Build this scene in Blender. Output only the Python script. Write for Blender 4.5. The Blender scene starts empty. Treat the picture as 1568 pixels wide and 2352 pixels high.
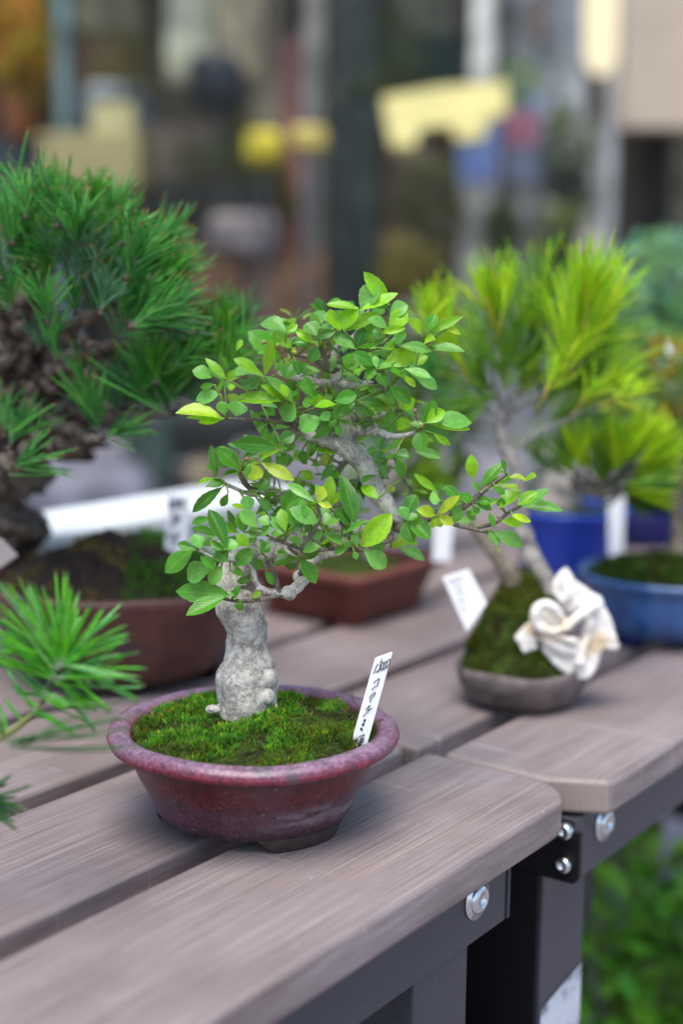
import bpy, math, random
from mathutils import Vector, Matrix, noise
random.seed(7)
rnd = random.random
def ru(a, b): return a + (b - a) * random.random()
scene = bpy.context.scene
COL = scene.collection
PI = math.pi
H = 0.70                                    # bench top height

# ------------------------------------------------------------------ camera
FPX, PCX, PCY = 3190.0, 784.0, 1176.0
pitch, head, roll = math.radians(9.02), math.radians(35.94), math.radians(.605)
Fh = Vector((math.cos(head), math.sin(head), 0)); ZUP = Vector((0, 0, 1))
F = Fh * math.cos(pitch) - ZUP * math.sin(pitch)
Rh = Vector((math.sin(head), -math.cos(head), 0)); U0 = Rh.cross(F)
Rv = Rh * math.cos(roll) + U0 * math.sin(roll)
Uv = U0 * math.cos(roll) - Rh * math.sin(roll)
CAM = Vector((0, 0, H + .305))
def ray(x, y): return F + Rv * ((x - PCX) / FPX) - Uv * ((y - PCY) / FPX)
def at(x, y, d): return CAM + ray(x, y) * d
def on(x, y, z=H):
    r = ray(x, y); return CAM + r * ((z - CAM.z) / r.z)
def px(n, d): return n / FPX * d            # size of n picture units at distance d
def depth_of(p): return (p - CAM).dot(F)

cam_d = bpy.data.cameras.new('camera'); cam = bpy.data.objects.new('camera', cam_d); COL.objects.link(cam)
cam.matrix_world = Matrix(((Rv.x, Uv.x, -F.x, CAM.x), (Rv.y, Uv.y, -F.y, CAM.y), (Rv.z, Uv.z, -F.z, CAM.z), (0, 0, 0, 1)))
cam_d.sensor_fit = 'HORIZONTAL'; cam_d.sensor_width = 24; cam_d.lens = FPX / 1568 * 24
cam_d.clip_start = .02; cam_d.clip_end = 400
cam_d.dof.use_dof = True; cam_d.dof.focus_distance = .785; cam_d.dof.aperture_fstop = 2.7
scene.camera = cam

# ------------------------------------------------------------------ materials
def newmat(name):
    m = bpy.data.materials.new(name); m.use_nodes = True
    nt = m.node_tree; nt.nodes.clear()
    out = nt.nodes.new('ShaderNodeOutputMaterial')
    return m, nt, out
def nd(nt, t, **kw):
    n = nt.nodes.new(t)
    for k, v in kw.items():
        if k in n.inputs.keys() if isinstance(k, str) else False: n.inputs[k].default_value = v
        else: setattr(n, k, v)
    return n
def rgba(c): return (c[0], c[1], c[2], 1)
def ramp(nt, stops, src=None):
    r = nt.nodes.new('ShaderNodeValToRGB')
    while len(r.color_ramp.elements) < len(stops): r.color_ramp.elements.new(.5)
    for e, (p, c) in zip(r.color_ramp.elements, stops):
        e.position = p; e.color = rgba(c) if not isinstance(c, (int, float)) else (c, c, c, 1)
    if src is not None: nt.links.new(src, r.inputs[0])
    return r
def noise_tex(nt, scale, detail=4, rough=.6, vec=None, mapping=None, coord='Object'):
    n = nt.nodes.new('ShaderNodeTexNoise'); n.inputs['Scale'].default_value = scale
    n.inputs['Detail'].default_value = detail; n.inputs['Roughness'].default_value = rough
    if vec is None:
        tc = nt.nodes.new('ShaderNodeTexCoord'); vec = tc.outputs[coord]
    if mapping:
        mp = nt.nodes.new('ShaderNodeMapping'); mp.inputs['Scale'].default_value = mapping
        nt.links.new(vec, mp.inputs[0]); vec = mp.outputs[0]
    nt.links.new(vec, n.inputs['Vector'])
    return n
def mix(nt, a, b, fac, blend='MIX'):
    m = nt.nodes.new('ShaderNodeMix'); m.data_type = 'RGBA'; m.blend_type = blend
    for i, v in ((6, a), (7, b)):
        if isinstance(v, (tuple, list)): m.inputs[i].default_value = rgba(v)
        else: nt.links.new(v, m.inputs[i])
    if isinstance(fac, (int, float)): m.inputs[0].default_value = fac
    else: nt.links.new(fac, m.inputs[0])
    return m.outputs[2]
def bump(nt, h, strength, dist=.001, normal=None):
    b = nt.nodes.new('ShaderNodeBump'); b.inputs['Strength'].default_value = strength; b.inputs['Distance'].default_value = dist
    nt.links.new(h, b.inputs['Height'])
    if normal: nt.links.new(normal, b.inputs['Normal'])
    return b.outputs[0]
def principled(nt, out, col, rough=.5, spec=.5, metal=0, normal=None, coat=0):
    p = nt.nodes.new('ShaderNodeBsdfPrincipled')
    if isinstance(col, (tuple, list)): p.inputs['Base Color'].default_value = rgba(col)
    else: nt.links.new(col, p.inputs['Base Color'])
    if isinstance(rough, (int, float)): p.inputs['Roughness'].default_value = rough
    else: nt.links.new(rough, p.inputs['Roughness'])
    p.inputs['Specular IOR Level'].default_value = spec; p.inputs['Metallic'].default_value = metal
    p.inputs['Coat Weight'].default_value = coat
    if normal: nt.links.new(normal, p.inputs['Normal'])
    if out: nt.links.new(p.outputs[0], out.inputs[0])
    return p
def plain(name, c, rough=.6, var=.25, scale=40, spec=.4, metal=0, bmp=.15, coat=0):
    m, nt, out = newmat(name)
    n = noise_tex(nt, scale)
    c2 = tuple(min(1, v * (1 + var)) for v in c); c1 = tuple(v * (1 - var) for v in c)
    r = ramp(nt, [(.3, c1), (.7, c2)], n.outputs[0])
    principled(nt, out, r.outputs[0], rough, spec, metal, bump(nt, n.outputs[0], bmp, .002), coat)
    return m
M = {}
def wood_mat():
    m, nt, out = newmat('weathered_plank')
    tc = nt.nodes.new('ShaderNodeTexCoord')
    fine = noise_tex(nt, 1, 3, .65, tc.outputs['Object'], (9, 950, 90))
    mid = noise_tex(nt, 1, 4, .6, tc.outputs['Object'], (7, 230, 60))
    big = noise_tex(nt, 1, 4, .6, tc.outputs['Object'], (5, 24, 20))
    blot = noise_tex(nt, 9, 3, .6, tc.outputs['Object'])
    a = ramp(nt, [(.32, (.095, .070, .061)), (.46, (.195, .153, .142)), (.58, (.275, .226, .217)), (.72, (.46, .405, .395))], fine.outputs[0])
    b = ramp(nt, [(.3, (.190, .148, .136)), (.7, (.285, .236, .227))], mid.outputs[0])
    c1 = mix(nt, a.outputs[0], b.outputs[0], .42)
    g = ramp(nt, [(.35, .86), (.65, 1.1)], big.outputs[0])
    c2 = mix(nt, c1, g.outputs[0], 1.0, 'MULTIPLY')
    g2 = ramp(nt, [(.36, (.88, .84, .82)), (.62, (1.07, 1.06, 1.08))], blot.outputs[0])
    c3 = mix(nt, c2, g2.outputs[0], 1.0, 'MULTIPLY')
    # pale scuffs and scratches worn into the top
    sc = noise_tex(nt, 1, 2, .5, tc.outputs['Object'], (90, 9, 5)); sc.inputs['Distortion'].default_value = .6
    sm = ramp(nt, [(.69, 0.), (.73, .35)], sc.outputs[0])
    c4 = mix(nt, c3, (.45, .38, .37), sm.outputs[0])
    sp = noise_tex(nt, 260, 1, .5, tc.outputs['Object']); sr = ramp(nt, [(.76, 0.), (.79, .5)], sp.outputs[0])
    c5 = mix(nt, c4, (.5, .45, .44), sr.outputs[0])
    ge = nt.nodes.new('ShaderNodeNewGeometry'); sn = nt.nodes.new('ShaderNodeSeparateXYZ'); nt.links.new(ge.outputs['Normal'], sn.inputs[0])
    an = nd(nt, 'ShaderNodeMath', operation='ABSOLUTE'); nt.links.new(sn.outputs[0], an.inputs[0])
    er = ramp(nt, [(.45, 0.), (.75, .85)], an.outputs[0])       # sawn ends
    c5 = mix(nt, c5, (.30, .235, .205), er.outputs[0])
    rr = ramp(nt, [(.3, .62), (.7, .42)], mid.outputs[0])
    n1 = bump(nt, fine.outputs[0], .55, .0009)
    n2 = bump(nt, mid.outputs[0], .3, .0012, n1)
    principled(nt, out, c5, rr.outputs[0], .5, 0, n2)
    return m
M['wood'] = wood_mat()
M['frame'] = plain('dark_powder_coat', (.036, .037, .046), .40, .2, 260, .5, 0, .08)
M['black'] = plain('black_plate', (.006, .006, .007), .5, .2, 200, .3, 0, .1)
M['steel'] = plain('zinc_steel', (.62, .64, .64), .26, .15, 300, .5, 1, .1)
M['tag'] = plain('white_plastic_tag', (.80, .80, .82), .42, .02, 60, .4, 0, .02)
M['ink'] = plain('black_ink', (.012, .011, .016), .6, .2, 400, .3, 0, .02)
M['faint'] = plain('faded_ink', (.18, .17, .22), .7, .3, 300, .3, 0, .02)
M['soil'] = plain('dark_soil', (.022, .015, .010), .95, .7, 160, .2, 0, .9)
M['paper'] = plain('white_foam', (.60, .63, .62), .7, .03, 30, .3, 0, .1)
M['clay'] = plain('unglazed_clay', (.040, .024, .020), .8, .35, 190, .3, 0, .4)

def bark_mat(name, light, dark, s=1.0, fiss=.5):
    m, nt, out = newmat(name)
    tc = nt.nodes.new('ShaderNodeTexCoord')
    big = noise_tex(nt, 42 * s, 5, .65, tc.outputs['Object'])
    fi = noise_tex(nt, 260 * s, 4, .7, tc.outputs['Object'], (1, 1, .7))
    vo = nt.nodes.new('ShaderNodeTexVoronoi'); vo.feature = 'DISTANCE_TO_EDGE'; vo.inputs['Scale'].default_value = 62 * s
    wv = nt.nodes.new('ShaderNodeVectorMath'); wv.operation = 'MULTIPLY_ADD'
    nt.links.new(fi.outputs['Color'], wv.inputs[0]); wv.inputs[1].default_value = (.02, .02, .02); nt.links.new(tc.outputs['Object'], wv.inputs[2])
    nt.links.new(wv.outputs[0], vo.inputs['Vector'])
    c = ramp(nt, [(.28, dark), (.45, tuple(l * .8 for l in light)), (.62, light)], big.outputs[0])
    cr = ramp(nt, [(.0, fiss), (.035, fiss), (.10, 1.)], vo.outputs['Distance'])
    c2 = mix(nt, c.outputs[0], cr.outputs[0], 1., 'MULTIPLY')
    f = ramp(nt, [(.34, .66), (.54, 1.08)], fi.outputs[0])
    c3 = mix(nt, c2, f.outputs[0], .8, 'MULTIPLY')
    n1 = bump(nt, fi.outputs[0], .9, .0016 / s)
    n2 = bump(nt, vo.outputs['Distance'], .25, .002 / s, n1)
    n3 = bump(nt, big.outputs[0], .5, .004 / s, n2)
    principled(nt, out, c3, .85, .25, 0, n3)
    return m
M['bark'] = bark_mat('pale_bark', (.58, .535, .465), (.25, .225, .19), 1.0, .6)
M['twig'] = bark_mat('brown_twig_bark', (.24, .20, .15), (.085, .075, .045), 1.6)
M['pinebark'] = bark_mat('pine_bark', (.22, .17, .13), (.05, .037, .028), .8, .25)
M['greybark'] = bark_mat('grey_branch_bark', (.36, .33, .30), (.13, .115, .10), 1.0)

def leaf_mat():
    m, nt, out = newmat('leaf')
    at_ = nt.nodes.new('ShaderNodeAttribute'); at_.attribute_name = 'Col'
    uv = nt.nodes.new('ShaderNodeUVMap'); sx = nt.nodes.new('ShaderNodeSeparateXYZ'); nt.links.new(uv.outputs[0], sx.inputs[0])
    ab = nd(nt, 'ShaderNodeMath', operation='ABSOLUTE'); nt.links.new(sx.outputs[0], ab.inputs[0])   # 0 midrib, 1 margin
    vein = ramp(nt, [(.0, 1.), (.05, .75), (.11, 0.)], ab.outputs[0])
    marg = ramp(nt, [(.90, 0.), (.98, .55)], ab.outputs[0])
    nz = noise_tex(nt, 300, 3, .6); sh = ramp(nt, [(.3, .78), (.7, 1.15)], nz.outputs[0])
    # side veins
    wv = nt.nodes.new('ShaderNodeTexWave'); wv.inputs['Scale'].default_value = 2.2; wv.inputs['Distortion'].default_value = 1.2
    ad = nd(nt, 'ShaderNodeMath', operation='MULTIPLY_ADD'); nt.links.new(ab.outputs[0], ad.inputs[0]); ad.inputs[1].default_value = -.45; nt.links.new(sx.outputs[1], ad.inputs[2])
    cv = nt.nodes.new('ShaderNodeCombineXYZ'); nt.links.new(ad.outputs[0], cv.inputs[0]); nt.links.new(cv.outputs[0], wv.inputs['Vector'])
    base = mix(nt, at_.outputs['Color'], sh.outputs[0], 1., 'MULTIPLY')
    lighter = mix(nt, base, (.36, .52, .12), .30)
    c = mix(nt, base, lighter, vein.outputs[0])
    c = mix(nt, c, mix(nt, base, (.5, .62, .3), .4), marg.outputs[0])
    sp = noise_tex(nt, 130, 2, .5); sr = ramp(nt, [(.70, 0.), (.74, .5)], sp.outputs[0])      # blemishes
    c = mix(nt, c, (.33, .30, .10), sr.outputs[0])
    n1 = bump(nt, wv.outputs[0], .12, .0006)
    n2 = bump(nt, nz.outputs[0], .12, .0006, n1)
    p = principled(nt, None, c, .27, .45, 0, n2)
    tr = nt.nodes.new('ShaderNodeBsdfTranslucent'); nt.links.new(mix(nt, c, (1., 1., .35), 1., 'MULTIPLY'), tr.inputs[0])
    tc2 = mix(nt, c, (.9, 1.0, .15), .25); nt.links.new(tc2, tr.inputs[0])
    ms = nt.nodes.new('ShaderNodeMixShader'); ms.inputs[0].default_value = .46
    nt.links.new(p.outputs[0], ms.inputs[1]); nt.links.new(tr.outputs[0], ms.inputs[2]); nt.links.new(ms.outputs[0], out.inputs[0])
    return m
M['leaf'] = leaf_mat()
def tint_mat(name, rough=.45, trans=.25, spec=.4):
    m, nt, out = newmat(name)
    a = nt.nodes.new('ShaderNodeAttribute'); a.attribute_name = 'Col'
    nz = noise_tex(nt, 400, 2, .6); sh = ramp(nt, [(.3, .8), (.7, 1.15)], nz.outputs[0])
    c = mix(nt, a.outputs['Color'], sh.outputs[0], 1., 'MULTIPLY')
    p = principled(nt, None, c, rough, spec)
    tr = nt.nodes.new('ShaderNodeBsdfTranslucent'); nt.links.new(c, tr.inputs[0])
    ms = nt.nodes.new('ShaderNodeMixShader'); ms.inputs[0].default_value = trans
    nt.links.new(p.outputs[0], ms.inputs[1]); nt.links.new(tr.outputs[0], ms.inputs[2]); nt.links.new(ms.outputs[0], out.inputs[0])
    return m
M['needle'] = tint_mat('pine_needle', .32, .38, .4)
M['moss'] = tint_mat('moss_frond', .65, .38, .25)

def mossbase_mat():
    m, nt, out = newmat('moss_carpet')
    n = noise_tex(nt, 75, 5, .7); n2 = noise_tex(nt, 420, 4, .7)
    c = ramp(nt, [(.30, (.018, .012, .006)), (.42, (.035, .04, .008)), (.55, (.05, .085, .010)), (.72, (.10, .15, .015))], n.outputs[0])
    f = ramp(nt, [(.3, .45), (.7, 1.3)], n2.outputs[0])
    principled(nt, out, mix(nt, c.outputs[0], f.outputs[0], 1., 'MULTIPLY'), .95, .15, 0, bump(nt, n2.outputs[0], 1., .004))
    return m
M['mossbase'] = mossbase_mat()

def glaze_mat():
    """plum red glaze in bands over a dark body, bare clay at the foot"""
    m, nt, out = newmat('plum_glaze')
    tc = nt.nodes.new('ShaderNodeTexCoord'); sp = nt.nodes.new('ShaderNodeSeparateXYZ'); nt.links.new(tc.outputs['Object'], sp.inputs[0])
    big = noise_tex(nt, 26, 4, .6, tc.outputs['Object']); fine = noise_tex(nt, 420, 3, .7, tc.outputs['Object']); mid = noise_tex(nt, 120, 4, .65, tc.outputs['Object'], (1, 1, .6))
    zz = nd(nt, 'ShaderNodeMath', operation='MULTIPLY_ADD'); nt.links.new(big.outputs[0], zz.inputs[0]); zz.inputs[1].default_value = .007; nt.links.new(sp.outputs[2], zz.inputs[2])
    zn = nd(nt, 'ShaderNodeMapRange'); nt.links.new(zz.outputs[0], zn.inputs[0])
    zn.inputs['From Min'].default_value = .0035; zn.inputs['From Max'].default_value = .0615
    c = ramp(nt, [(.0, (.04, .026, .024)), (.125, (.04, .026, .024)), (.165, (.055, .020, .030)), (.28, (.085, .028, .044)), (.42, (.090, .034, .052)), (.52, (.095, .017, .024)),
                  (.64, (.095, .008, .012)), (.78, (.065, .008, .012)), (.812, (.018, .014, .018)), (.852, (.026, .018, .023)), (.88, (.19, .012, .030)), (.935, (.18, .040, .068)), (1., (.21, .125, .175))], zn.outputs[0])
    dots = ramp(nt, [(.36, .35), (.56, 1.2)], fine.outputs[0]); md = ramp(nt, [(.3, .5), (.65, 1.25)], mid.outputs[0])
    lav = noise_tex(nt, 17, 3, .55, tc.outputs['Object'], (1, 1, .5)); lm = ramp(nt, [(.46, 0.), (.64, .55)], lav.outputs[0])
    c2 = mix(nt, mix(nt, c.outputs[0], dots.outputs[0], .75, 'MULTIPLY'), md.outputs[0], .8, 'MULTIPLY')
    # dark iron patches where the glaze broke at the lip and pale runs lower down
    pat = noise_tex(nt, 48, 3, .55, tc.outputs['Object'], (1, 1, 1.8)); pr = ramp(nt, [(.60, 0.), (.66, .75)], pat.outputs[0])
    c3 = mix(nt, c2, (.055, .05, .058), pr.outputs[0])
    # broad pale grey band of overfired glaze low on one side
    dp = nd(nt, 'ShaderNodeVectorMath', operation='DOT_PRODUCT'); nt.links.new(tc.outputs['Object'], dp.inputs[0]); dp.inputs[1].default_value = (Rh.x - Fh.x * .3, Rh.y - Fh.y * .3, 0)
    dr = ramp(nt, [(.02, 0.), (.05, 1.)], dp.outputs['Value']); br_ = ramp(nt, [(.20, 0.), (.30, .9), (.40, .9), (.50, 0.)], zn.outputs[0])
    run = noise_tex(nt, 60, 4, .6, tc.outputs['Object'], (1, 1, 3)); rr = ramp(nt, [(.40, 0.), (.62, .9)], run.outputs[0])
    m1 = nd(nt, 'ShaderNodeMath', operation='MULTIPLY'); nt.links.new(dr.outputs[0], m1.inputs[0]); nt.links.new(br_.outputs[0], m1.inputs[1])
    m2 = nd(nt, 'ShaderNodeMath', operation='MULTIPLY'); nt.links.new(m1.outputs[0], m2.inputs[0]); nt.links.new(rr.outputs[0], m2.inputs[1])
    c4 = mix(nt, mix(nt, c3, mix(nt, c3, (.13, .08, .13), .6), lm.outputs[0]), (.20, .165, .175), m2.outputs[0])
    w = noise_tex(nt, 700, 1, .5, tc.outputs['Object']); wr = ramp(nt, [(.74, 0.), (.77, .6)], w.outputs[0])
    c5 = mix(nt, c4, (.5, .46, .5), wr.outputs[0])
    rg = ramp(nt, [(.1, .85), (.2, .46), (1., .36)], zn.outputs[0])
    principled(nt, out, c5, rg.outputs[0], .5, 0, bump(nt, fine.outputs[0], .25, .0008, bump(nt, mid.outputs[0], .2, .0015)))
    return m
M['glaze'] = glaze_mat()
def pot_mat(name, c1, c2, rough, scale=60, coat=0, spot=None):
    m, nt, out = newmat(name)
    n = noise_tex(nt, scale, 5, .65); r = ramp(nt, [(.3, c1), (.7, c2)], n.outputs[0]); c = r.outputs[0]
    if spot:
        s = noise_tex(nt, 30, 3, .5); sr = ramp(nt, [(.54, 0.), (.66, .85)], s.outputs[0]); c = mix(nt, c, spot, sr.outputs[0])
    principled(nt, out, c, rough, .5, 0, bump(nt, n.outputs[0], .2, .002), coat)
    return m
M['brownpot'] = pot_mat('brown_stoneware', (.050, .016, .012), (.12, .040, .030), .5, 40, 0, (.05, .035, .04))
M['redpot'] = pot_mat('red_terracotta', (.10, .022, .014), (.17, .044, .030), .65, 40)
M['bluepot'] = pot_mat('cobalt_glaze', (.006, .030, .30), (.008, .055, .46), .35, 30, .15)
M['blueround'] = pot_mat('blue_streaked_glaze', (.016, .040, .13), (.045, .15, .40), .28, 26, .3)
M['navy'] = pot_mat('navy_glaze', (.004, .008, .11), (.008, .016, .20), .3, 30, .2)
M['greybowl'] = pot_mat('grey_rough_clay', (.075, .055, .05), (.17, .135, .13), .75, 90)
M['rock'] = pot_mat('white_stained_rock', (.68, .63, .55), (.80, .77, .73), .8, 60, 0, (.58, .42, .24))

# ------------------------------------------------------------------ mesh helpers
class MB:
    def __init__(s): s.v = []; s.f = []; s.c = []; s.uv = []
    def add(s, vs, fs, col=(1, 1, 1), uvs=None):
        o = len(s.v); s.v.extend(vs); s.f.extend([tuple(i + o for i in f) for f in fs])
        if isinstance(col, list): s.c.extend(col)
        else: s.c.extend([col] * len(vs))
        s.uv.extend(uvs if uvs else [(0, 0)] * len(vs))
    def build(s, name, mat, parent=None, smooth=True, bevel=0, subs=0):
        me = bpy.data.meshes.new(name)
        b = root_loc(parent)
        me.from_pydata([tuple(Vector(v) - b) for v in s.v], [], s.f)
        ca = me.color_attributes.new('Col', 'FLOAT_COLOR', 'POINT')
        ca.data.foreach_set('color', [x for c in s.c for x in (c[0], c[1], c[2], 1.)])
        ul = me.uv_layers.new(name='UVMap')
        li = [0] * len(me.loops); me.loops.foreach_get('vertex_index', li)
        ul.data.foreach_set('uv', [x for i in li for x in s.uv[i]])
        me.materials.append(mat)
        me.polygons.foreach_set('use_smooth', [smooth] * len(me.polygons))
        o = bpy.data.objects.new(name, me); COL.objects.link(o)
        if parent: o.parent = parent
        if bevel:
            m = o.modifiers.new('bevel', 'BEVEL'); m.width = bevel; m.segments = 3; m.limit_method = 'ANGLE'; m.angle_limit = math.radians(40)
            me.polygons.foreach_set('use_smooth', [True] * len(me.polygons))
            m.harden_normals = True
        return o
def root_loc(o):
    v = Vector((0, 0, 0))
    while o: v += o.location; o = o.parent
    return v
def tag(o, label=None, cat=None, group=None, kind=None):
    if label: o['label'] = label
    if cat: o['category'] = cat
    if group: o['group'] = group
    if kind: o['kind'] = kind
    return o
def thing(name, loc, label, cat, group=None):
    o = bpy.data.objects.new(name, None); COL.objects.link(o); o.location = loc; o.empty_display_size = .05
    return tag(o, label, cat, group)

def catmull(pts, n):
    """pts: list of (Vector, radius); n samples a span"""
    out = []
    P = [pts[0]] + list(pts) + [pts[-1]]
    for i in range(1, len(P) - 2):
        for k in range(n):
            t = k / n
            def ip(a, b, c, d): return .5 * ((2 * b) + (c - a) * t + (2 * a - 5 * b + 4 * c - d) * t * t + (3 * b - a - 3 * c + d) * t ** 3)
            out.append((ip(P[i-1][0], P[i][0], P[i+1][0], P[i+2][0]), max(1e-5, ip(P[i-1][1], P[i][1], P[i+1][1], P[i+2][1]))))
    out.append(pts[-1]); return out
def tube(mb, pts, n=5, segs=10, rough=0, rs=60, col=(1, 1, 1), seed=0):
    P = catmull(pts, n)
    t0 = (P[1][0] - P[0][0]).normalized()
    nrm = t0.orthogonal().normalized(); vs = []; fs = []
    for i, (p, r) in enumerate(P):
        a = P[max(0, i-1)][0]; b = P[min(len(P)-1, i+1)][0]; t = (b - a).normalized()
        nrm = (nrm - t * nrm.dot(t)).normalized(); bi = t.cross(nrm)
        for k in range(segs):
            an = 2 * PI * k / segs; d = nrm * math.cos(an) + bi * math.sin(an)
            rr = r
            if rough:
                q = p + d * r
                rr *= 1 + rough * (noise.noise(q * rs + Vector((seed, 0, 0))) + .5 * noise.noise(q * rs * 2.3) + .28 * noise.noise(q * rs * 6.1))
            vs.append(p + d * rr)
    m = len(P)
    for i in range(m - 1):
        for k in range(segs):
            fs.append((i*segs+k, i*segs+(k+1) % segs, (i+1)*segs+(k+1) % segs, (i+1)*segs+k))
    vs.append(P[0][0]); vs.append(P[-1][0]); a = len(vs) - 2
    for k in range(segs):
        fs.append((a, (k+1) % segs, k)); fs.append((a+1, (m-1)*segs+k, (m-1)*segs+(k+1) % segs))
    mb.add(vs, fs, col)
    return P
def lathe(mb, prof, c, segs=64, rmod=None, a0=0, a1=2*PI, wob=0):
    closed = abs(a1 - a0 - 2 * PI) < 1e-6; ns = segs if closed else segs + 1
    vs = []; fs = []
    for (r, z) in prof:
        for k in range(ns):
            a = a0 + (a1 - a0) * k / segs
            rr = r * (rmod(a, z) if rmod else 1)
            p = Vector((c.x + rr * math.cos(a), c.y + rr * math.sin(a), c.z + z))
            if wob: p += Vector((noise.noise(p * 40), noise.noise(p * 40 + Vector((9, 0, 0))), noise.noise(p * 30 + Vector((0, 7, 0))))) * wob
            vs.append(p)
    for i in range(len(prof) - 1):
        for k in range(segs):
            k2 = (k + 1) % ns
            fs.append((i*ns+k, i*ns+k2, (i+1)*ns+k2, (i+1)*ns+k))
    mb.add(vs, fs)
def box(mb, lo, hi, ax=None):
    """axis box, or with ax=(origin, X, Y) a box in that frame"""
    vs = [Vector((x, y, z)) for z in (lo[2], hi[2]) for y in (lo[1], hi[1]) for x in (lo[0], hi[0])]
    if ax: vs = [ax[0] + ax[1] * v.x + ax[2] * v.y + ZUP * v.z for v in vs]
    mb.add(vs, [(0, 2, 3, 1), (4, 5, 7, 6), (0, 1, 5, 4), (2, 6, 7, 3), (0, 4, 6, 2), (1, 3, 7, 5)])
def prism(mb, poly, z0, z1):
    n = len(poly)
    vs = [Vector((x, y, z0)) for x, y in poly] + [Vector((x, y, z1)) for x, y in poly]
    fs = [tuple(range(n - 1, -1, -1)), tuple(range(n, 2 * n))] + [(i, (i+1) % n, n + (i+1) % n, n + i) for i in range(n)]
    mb.add(vs, fs)
def slab(mb, quad, th):
    """flat panel with corners quad (3-D, seen from the front counter-clockwise) and thickness th away from the camera side"""
    n = (quad[1] - quad[0]).cross(quad[-1] - quad[0]).normalized()
    if n.dot(CAM - quad[0]) < 0: n = -n; quad = quad[::-1]
    k = len(quad); vs = list(quad) + [q - n * th for q in quad]
    mb.add(vs, [tuple(range(k)), tuple(range(2*k-1, k-1, -1))] + [(i, k + i, k + (i+1) % k, (i+1) % k) for i in range(k)])
    return n

def leaf(mb, B, T, w, nrm, col, fold=.35, curl=.12, teeth=True, st=11, widest=.55):
    """serrated obovate leaf folded on its midrib, base B to tip T"""
    ax = T - B; L = ax.length; ax = ax / L
    n = (nrm - ax * nrm.dot(ax)); n = n.normalized() if n.length > 1e-4 else ax.orthogonal().normalized()
    s = ax.cross(n)
    vs, fs, uvs, cs = [], [], [], []
    tw = ru(-.25, .25)
    asym = ru(.88, 1.12)
    for i in range(st):
        t = i / (st - 1)
        prof = (math.sin(PI * t ** (math.log(.5) / math.log(widest)))) ** .8 if 0 < t < 1 else 0
        hw = w * .5 * max(prof, .03 if i == 0 else .0)
        if teeth and 1 < i < st - 1 and i % 2 == 0: hw *= 1.07
        drop = -curl * L * (t * t) + curl * .5 * L * t
        c = B + ax * (L * t) + n * drop
        a = tw * t
        for j, u in enumerate((-1, -.5, 0, .5, 1)):
            off = hw * u * (asym if u > 0 else 1)
            lift = abs(off) * fold - (abs(u) ** 2) * hw * .12
            vs.append(c + (s * math.cos(a) + n * math.sin(a)) * off + n * lift)
            uvs.append((u, t)); cs.append(col)
    for i in range(st - 1):
        for j in range(4):
            fs.append((i*5+j, i*5+j+1, (i+1)*5+j+1, (i+1)*5+j))
    mb.add(vs, fs, cs, uvs)
def needle(mb, B, T, r, col, tip=None, base=None, bend=None):
    ax = T - B; L = ax.length
    if L < 1e-5: return
    d = ax / L; n = d.orthogonal().normalized(); b = d.cross(n)
    bv = bend if bend is not None else Vector((ru(-1, 1), ru(-1, 1), ru(-1, 1))) * L * .05
    vs = []; cs = []
    for t, rr in ((0, .75), (.12, .95), (.4, 1.), (.75, 1.), (.92, .85), (.945, .8), (1., .3)):
        p = B + ax * t + bv * (4 * t * (1 - t))
        for k in range(4):
            a = k * PI / 2
            vs.append(p + (n * math.cos(a) + b * math.sin(a) * .8) * r * rr)
            cs.append(tip if (tip and t > .94) else (base if (base and t < .1) else col))
    fs = [(i*4+k, i*4+(k+1) % 4, i*4+4+(k+1) % 4, i*4+4+k) for i in range(6) for k in range(4)]
    mb.add(vs, fs, cs)
def vary(c, a=.2):
    k = 1 + ru(-a, a); return (c[0] * k * (1 + ru(-a, a) * .6), c[1] * k, c[2] * k * (1 + ru(-a, a) * .5))
def tuft(mb, base, direc, n, L, spread, r, cols, tip=None, sheath=None, stem=0.0):
    """needles fanning from a shoot; stem > 0 spreads the bases along the shoot"""
    d = direc.normalized(); o = d.orthogonal().normalized(); q = d.cross(o)
    for i in range(n):
        a = ru(0, 2 * PI); s = spread * math.sqrt(rnd())
        v = (d + (o * math.cos(a) + q * math.sin(a)) * math.tan(min(s, 1.45))).normalized()
        b = base + d * (stem * rnd())
        needle(mb, b, b + v * L * ru(.5, 1.12), r * ru(.8, 1.15), vary(random.choice(cols)), tip if rnd() < .5 else None, sheath)

# ------------------------------------------------------------------ world and light
w = bpy.data.worlds.new('World'); scene.world = w; w.use_nodes = True
nt = w.node_tree; bg = nt.nodes['Background']
sky = nt.nodes.new('ShaderNodeTexSky'); sky.sky_type = 'NISHITA'; sky.sun_disc = False
SUN_EL, SUN_AZ = math.radians(70), math.radians(205)      # light from behind and left of the camera, high
sky.sun_elevation = SUN_EL; sky.sun_rotation = PI / 2 - SUN_AZ; sky.dust_density = 1.6; sky.ozone_density = 1.0
nt.links.new(sky.outputs[0], bg.inputs[0]); bg.inputs[1].default_value = .10
sd = bpy.data.lights.new('sun', 'SUN'); sd.energy = 1.5; sd.angle = math.radians(40); sd.color = (1., .965, .91)
so = bpy.data.objects.new('sun', sd); COL.objects.link(so)
sv = Vector((math.cos(SUN_EL) * math.cos(SUN_AZ), math.cos(SUN_EL) * math.sin(SUN_AZ), math.sin(SUN_EL)))
so.rotation_euler = sv.to_track_quat('Z', 'Y').to_euler(); so.location = sv * 5
scene.view_settings.view_transform = 'Standard'; scene.view_settings.look = 'None'
scene.view_settings.exposure = 1.5; scene.view_settings.gamma = 1
scene.cycles.use_denoising = True; scene.cycles.max_bounces = 8; scene.cycles.transmission_bounces = 4
scene.cycles.sample_clamp_indirect = 6
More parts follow.
